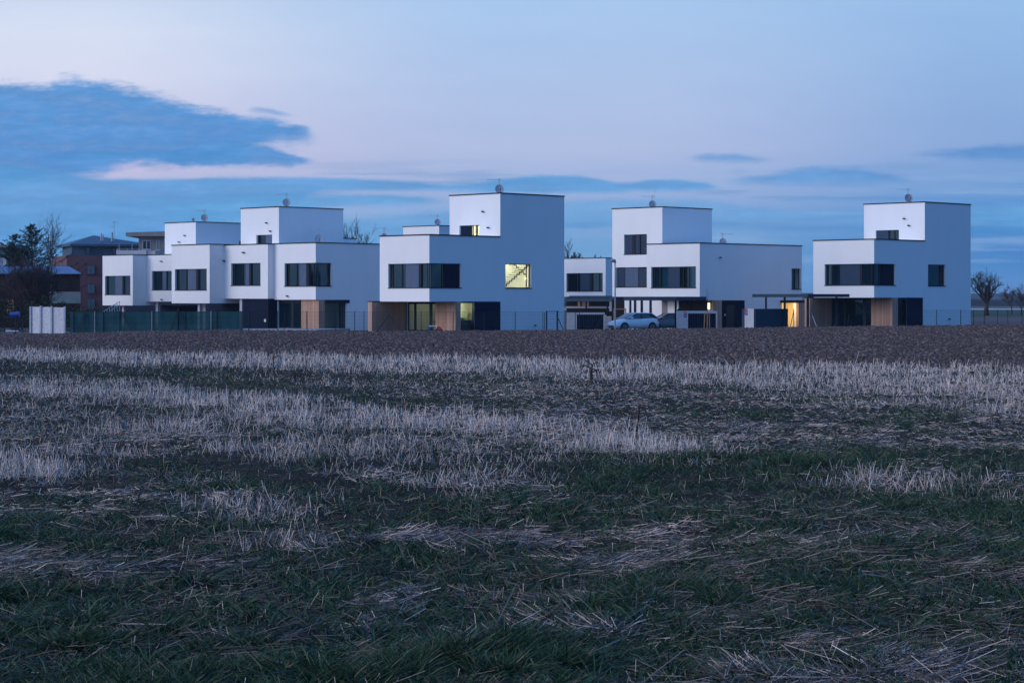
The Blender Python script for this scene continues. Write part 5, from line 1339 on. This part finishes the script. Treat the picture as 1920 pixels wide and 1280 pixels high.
def greenI(px, py, X, Y):
    w_ = fbm(X * .35 + 5, Y * .18, 4, 177, .6); pyw = py + w_ * (py - YH) * .14
    G_ = np.zeros_like(px)
    for b_ in GREENS: G_ = np.maximum(G_, bandf(px, pyw, b_))
    return np.clip(G_ + .55 * ss_(fbm(X * .6, Y * .8, 4, 178, .6), .05, .45), 0, 1)
def sample(N, ymin=640., ymax=1330., p=1.0, rs=rs):
    py = ymin + (ymax - ymin) * rs.rand(N) ** p
    px = rs.rand(N) * 2300 - 190
    # iterate for the ground point on this sight line
    Y = (EYE - .5) * FP / (py - YH)
    for _ in range(4):
        X = (px - 960) / FP * Y; Y = (EYE - terrain(X, Y)) * FP / (py - YH)
    X = (px - 960) / FP * Y
    return px, py, X, Y
def bandI(px, py, X, Y):
    w_ = fbm(X * .35, Y * .18, 5, 77, .65); pyw = py + w_ * (py - YH) * .16; pxw = px + fbm(X * .3 + 40, Y * .3, 4, 78, .6) * 130
    I = np.zeros_like(px)
    for b_ in BANDS: I = np.maximum(I, bandf(pxw, pyw, b_))
    # rows and flattened gaps: long low streaks across the view, with finer clumping inside
    st_ = fbm(X * .45 + 9, Y * 1.3, 4, 120, .6); cl_ = fbm(X * 2.1, Y * 2.6, 3, 121, .6)
    far = np.clip((Y - 45) / 25, 0, 1)
    return np.clip(I * (1. + (1 - .6 * far) * (1.5 * st_ + .9 * cl_ - .12)), 0, 1)
def strips(base, dirv, L_, w_, lean_bend, rows=1):
    """blades: base (N,3), dirv (N,3) unit, L length, w width -> quads"""
    N = len(base); side = np.cross(dirv, np.stack([rs.randn(N), rs.randn(N), rs.randn(N) * .2], -1)); side /= np.linalg.norm(side, axis=1, keepdims=True) + 1e-9
    P_ = []; c = base.copy(); d = dirv.copy(); seg = L_ / rows
    for k in range(rows + 1):
        ww = w_ * (1 - .75 * (k / rows) ** 1.5 if rows > 1 else 1 - .25 * k)
        P_.append(c - side * ww[:, None] / 2); P_.append(c + side * ww[:, None] / 2)
        c = c + d * seg[:, None]; d = d + lean_bend; d /= np.linalg.norm(d, axis=1, keepdims=True)
    vv = np.stack(P_, 1).reshape(-1, 3); kv = 2 * (rows + 1)
    fq = np.array([(2 * k, 2 * k + 1, 2 * k + 3, 2 * k + 2) for k in range(rows)])
    f = (fq[None] + np.arange(N)[:, None, None] * kv).reshape(-1, 4)
    return vv, f, kv
def gz(X, Y): return terrain(X, Y) + .05 * fbm(X * .5, Y * .5, 4, 3) + .035 * fbm(X * 3, Y * 3, 3, 8)
def unit(v_): return v_ / (np.linalg.norm(v_, axis=1, keepdims=True) + 1e-9)
# 1. standing stubble
px, py, X, Y = sample(480000, p=1.7)
I = bandI(px, py, X, Y) * (1 - .55 * greenI(px, py, X, Y))
fine = fbm(X * 2.5, Y * 2.5, 3, 61)
acc = rs.rand(len(px)) < np.clip(I * (.62 + 1.3 * fine), 0, 1) + .022
acc &= Y < border(X) + .5 + .5 * fine
X, Y, I2, py2 = X[acc], Y[acc], I[acc], py[acc]; N = len(X); print('stubble', N)
L_ = (.05 + .15 * rs.rand(N) ** 1.2) * (.55 + .65 * I2) * (1 + .25 * np.clip((Y - 45) / 25, 0, 1)); tall = rs.rand(N) < .02; L_[tall] *= 1.7
lean = .12 + .5 * rs.rand(N) ** 2 + .9 * (rs.rand(N) < .22) + .5 * (1 - I2) * rs.rand(N)
th = rs.rand(N) * 6.283
D = unit(np.stack([np.cos(th) * lean, np.sin(th) * lean, np.ones(N)], -1))
wd = np.maximum(.0042 * (.7 + .6 * rs.rand(N)), .36 * Y / 2133)
base_ = np.stack([X, Y, gz(X, Y) - .01], -1)
vv, f, kv = strips(base_, D, L_, wd, np.zeros(3), 1)
tag(np_mesh('stubble', vv, f, 'straw', np.repeat(np.clip(rs.rand(N) ** .9 * .62 + .40 * np.sqrt(I2), 0, 1), kv)), 'pale standing corn stubble in rough bands across the field', 'stubble', kind='stuff')
# 2. lying straw litter
px, py, X, Y = sample(680000, p=1.3)
I = bandI(px, py, X, Y)
cl = fbm(X * .9, Y * .55, 4, 91); cl_f = fbm(X * 3, Y * 2.5, 3, 92)
flat_ = (.25 + .75 * ss_(px, 600, 1000)) * ss_(py, 690, 730) * (1 - ss_(py, 820, 870)) * .72 + ss_(px, 900, 1400) * ss_(py, 870, 980) * .16
near_ = ss_(py, 900, 1050)
dens = (.07 + .07 * near_) + .40 * I + flat_ + (.62 - .1 * near_) * ss_(cl + .35 * cl_f, .16 + .06 * near_, .5)
dens = dens * (1 - .75 * greenI(px, py, X, Y))
acc = (rs.rand(len(px)) < np.clip(dens * (.6 + .9 * cl_f), 0, 1)) & (Y < border(X) + .2)
X, Y, I2 = X[acc], Y[acc], I[acc]; clk = cl[acc]; nr = near_[acc]; pat = (ss_(cl + .35 * cl_f, .1, .5) + .4 * I + flat_)[acc]; N = len(X); print('litter', N)
th = fbm(X * .8, Y * .8, 2, 95) * 4 + rs.randn(N) * .7
D = unit(np.stack([np.cos(th), np.sin(th), rs.randn(N) * .2 + .05], -1))
L_ = .025 + .10 * rs.rand(N) ** 1.5; lg = rs.rand(N) < .07; L_[lg] += .12 * rs.rand(lg.sum()); L_ = L_ * (1 + .6 * nr)
wd = np.maximum(.0034 * (.6 + .8 * rs.rand(N)), .34 * Y / 2133)
base_ = np.stack([X, Y, gz(X, Y) + .008 + .05 * rs.rand(N) ** 2], -1)
vv, f, kv = strips(base_, D, L_, wd, np.zeros(3), 1)
tag(np_mesh('straw_litter', vv, f, 'straw', np.repeat(rs.rand(N) ** (1.5 + .6 * nr) * (.95 - .12 * nr) * np.clip(.42 + .75 * pat, 0, 1), kv)), 'broken pale straw lying flat over the grass and soil', 'straw', kind='stuff')
# 3. green grass in tufts
px, py, X, Y = sample(1000000, p=1.05)
I = bandI(px, py, X, Y)
cl = fbm(X * 1.1, Y * .8, 4, 101); cf = fbm(X * 4.5, Y * 4.5, 2, 103)
gd_ = .34 + .40 * ss_(py, 900, 1120) + .30 * ss_(px, 1000, 1500) * ss_(py, 840, 950)
gd_ = np.maximum(gd_, greenI(px, py, X, Y)) * (1 - .6 * I)
acc = rs.rand(len(px)) < np.clip(gd_ * (.75 + 1.3 * cl) * (.6 + 1.3 * cf), 0.02, 1)
acc &= Y < border(X) - .3
X, Y, clk, cfk = X[acc], Y[acc], cl[acc], cf[acc]; N = len(X); print('grass', N)
tuft = ss_(clk, .1, .5)
L_ = (.04 + .075 * rs.rand(N)) * (1 + .9 * tuft * (cfk > 0)) * (1 + .5 * np.clip((Y - 15) / 30, 0, 1)); 
th = rs.rand(N) * 6.283; lean = .25 + 1.5 * rs.rand(N)
D = unit(np.stack([np.cos(th) * lean, np.sin(th) * lean, np.ones(N)], -1))
wd = np.maximum(.0055 * (.6 + .8 * rs.rand(N)), .36 * Y / 2133)
bend = np.stack([np.cos(th) * .35, np.sin(th) * .35, -.35 * np.ones(N)], -1)
base_ = np.stack([X, Y, gz(X, Y) - .005], -1)
vv, f, kv = strips(base_, D, L_, wd, bend, 2)
tag(np_mesh('grass', vv, f, 'grass_blade', np.repeat(np.clip(rs.rand(N) ** 1.6 * .86 + .5 * (rs.rand(N) < .20), 0, 1), kv)), 'short dark green grass growing through the stubble in tufts', 'grass', kind='stuff')
# 4. distinct grass tufts
M = 260
px, py, X, Y = sample(M * 5, 760., 1300., .7)
keep = (rs.rand(len(px)) < .25 + .6 * ss_(py, 900, 1200))[: M * 5]; X, Y = X[keep][:M], Y[keep][:M]
nb = 46; N = len(X) * nb; rr_ = .09 * np.sqrt(rs.rand(N)); ta = rs.rand(N) * 6.283
Xt = np.repeat(X, nb) + rr_ * np.cos(ta); Yt = np.repeat(Y, nb) + rr_ * np.sin(ta); lean = .15 + rr_ * 7 + .2 * rs.rand(N)
D = unit(np.stack([np.cos(ta) * lean, np.sin(ta) * lean, np.ones(N)], -1)); sz = np.repeat(.7 + .6 * rs.rand(len(X)), nb)
L_ = (.09 + .09 * rs.rand(N)) * sz; wd = np.maximum(.007 * (.6 + .6 * rs.rand(N)), .3 * Yt / 2133)
vv, f, kv = strips(np.stack([Xt, Yt, gz(Xt, Yt) - .01], -1), D, L_, wd, np.stack([np.cos(ta) * .3, np.sin(ta) * .3, -.3 * np.ones(N)], -1), 3)
tag(np_mesh('grass_tufts', vv, f, 'grass_blade', np.repeat(np.clip(rs.rand(N) * .85, 0, 1), kv)), 'taller dark green leafy grass tufts scattered in the foreground', 'grass', kind='stuff')
# 5. thin tall weeds at the edge of the soil
N = 90
Xw = rs.rand(N) * 46 - 22; Yw = border(Xw) - rs.rand(N) * 5; th = rs.rand(N) * 6.283; lean = .1 + .5 * rs.rand(N)
D = unit(np.stack([np.cos(th) * lean, np.sin(th) * lean * .4, np.ones(N)], -1))
vv, f, kv = strips(np.stack([Xw, Yw, gz(Xw, Yw)], -1), D, .3 + .35 * rs.rand(N), np.full(N, .011), np.array([.06, 0, 0]), 3)
tag(np_mesh('dry_stalks', vv, f, 'straw', np.repeat(rs.rand(N) * .8, kv)), 'thin tall dry grass stalks at the edge of the ploughed soil', 'dry grass', kind='stuff')
# dead weeds standing out
def weed(label, px, py, H, seed, n_=4, w_=.05):
    Y = (EYE - .4) * FP / (py - YH); X = (px - 960) / FP * Y; z0_ = float(gz(np.array([X]), np.array([Y]))[0]); rnd = random.Random(seed)
    t = thing('dead_weed', label, 'weed', (X, Y, z0_)); mb = MB()
    mb.tube([(X, Y, z0_ - .03), (X + rnd.uniform(-.04, .04), Y, z0_ + H * .6), (X + rnd.uniform(-.06, .06), Y, z0_ + H)], [w_, w_ * .8, w_ * .3], 6); mb.build('stem', 'bark', t)
    cb = MB()
    for k in range(n_):
        zz = z0_ + H * rnd.uniform(.5, .98); a_ = rnd.uniform(.06, .22) * rnd.choice((-1, 1))
        cb.tube([(X, Y, zz), (X + a_, Y + .02, zz + rnd.uniform(-.02, .12)), (X + a_ * 1.4, Y, zz - rnd.uniform(.03, .16))], [w_ * .35, w_ * .4, .006], 4)
    cb.build('dry_leaf', 'twig', t)
weed('dark broken maize stump with drooping leaves in the right stubble band', 1110, 721, .46, 1, 5, .045)
weed('short dark stump in the stubble nearer the camera', 1191, 845, .38, 2, 3, .028)
weed('tall dead dark weed in the far stubble band', 514, 692, .55, 3, 9, .02)
weed('low dark lump of dead weed in the grass strip', 553, 716, .18, 4, 7, .045)
# far ground beyond the houses
def strip_far(name, m_, Y0, Y1, z):
    mb = MB(); mb.quad((-1500, Y0, z), (1500, Y0, z), (1500, Y1, z), (-1500, Y1, z)); tag(mb.build(name, m_), kind='structure')
strip_far('meadow', 'far_grass', 340, 640, -.30)
strip_far('road', 'road_trail_pale', 560, 640, -.26)
# wooded hills
def hills(name, Yd, ytop, seed, amp, m_, depth=300):
    xs = np.linspace(-.32 * Yd, .42 * Yd, 700)
    top = zat(ytop, Yd) * 1.0 + amp * fbm(xs / (.03 * Yd), np.zeros_like(xs), 5, seed, .6)
    vv = []
    rows_ = [(0, 0.), (.02, .75), (.06, .95), (.3, 1.), (1., .6)]
    for f_, hgt in rows_:
        vv.append(np.stack([xs, np.full_like(xs, Yd + depth * f_), -.5 + (top + .5) * hgt + amp * .3 * fbm(xs / (.004 * Yd), np.full_like(xs, f_ * 9), 3, seed + 4)], -1))
    vv = np.stack(vv, 0); X_, Y_, Z_ = vv[..., 0], vv[..., 1], vv[..., 2]
    return grid_mesh(name, X_, Y_, Z_, m_)
tag(hills('hills', 2600., 549., 3, 2.6, 'hill_wood', 900), kind='structure')
tag(hills('distant_woods', 900., 562., 13, .9, 'hill_wood', 60), 'dark line of woods on the plain beyond the road at right', 'woods', kind='stuff')

# ================================================================= HAZE
mz = bpy.data.materials.new('haze'); mz.use_nodes = True; tz = mz.node_tree; tz.nodes.clear()
oz = tz.nodes.new('ShaderNodeOutputMaterial'); pv = tz.nodes.new('ShaderNodeVolumePrincipled')
pv.inputs['Color'].default_value = (.62, .78, 1., 1); pv.inputs['Density'].default_value = .00011
tz.links.new(pv.outputs[0], oz.inputs['Volume']); MATS['haze'] = mz
mb = MB(); mb.box(-3900, 3900, -250, 8900, -1.5, 45); tag(mb.build('haze', 'haze'), 'thin blue evening haze over the plain', 'haze', kind='stuff')
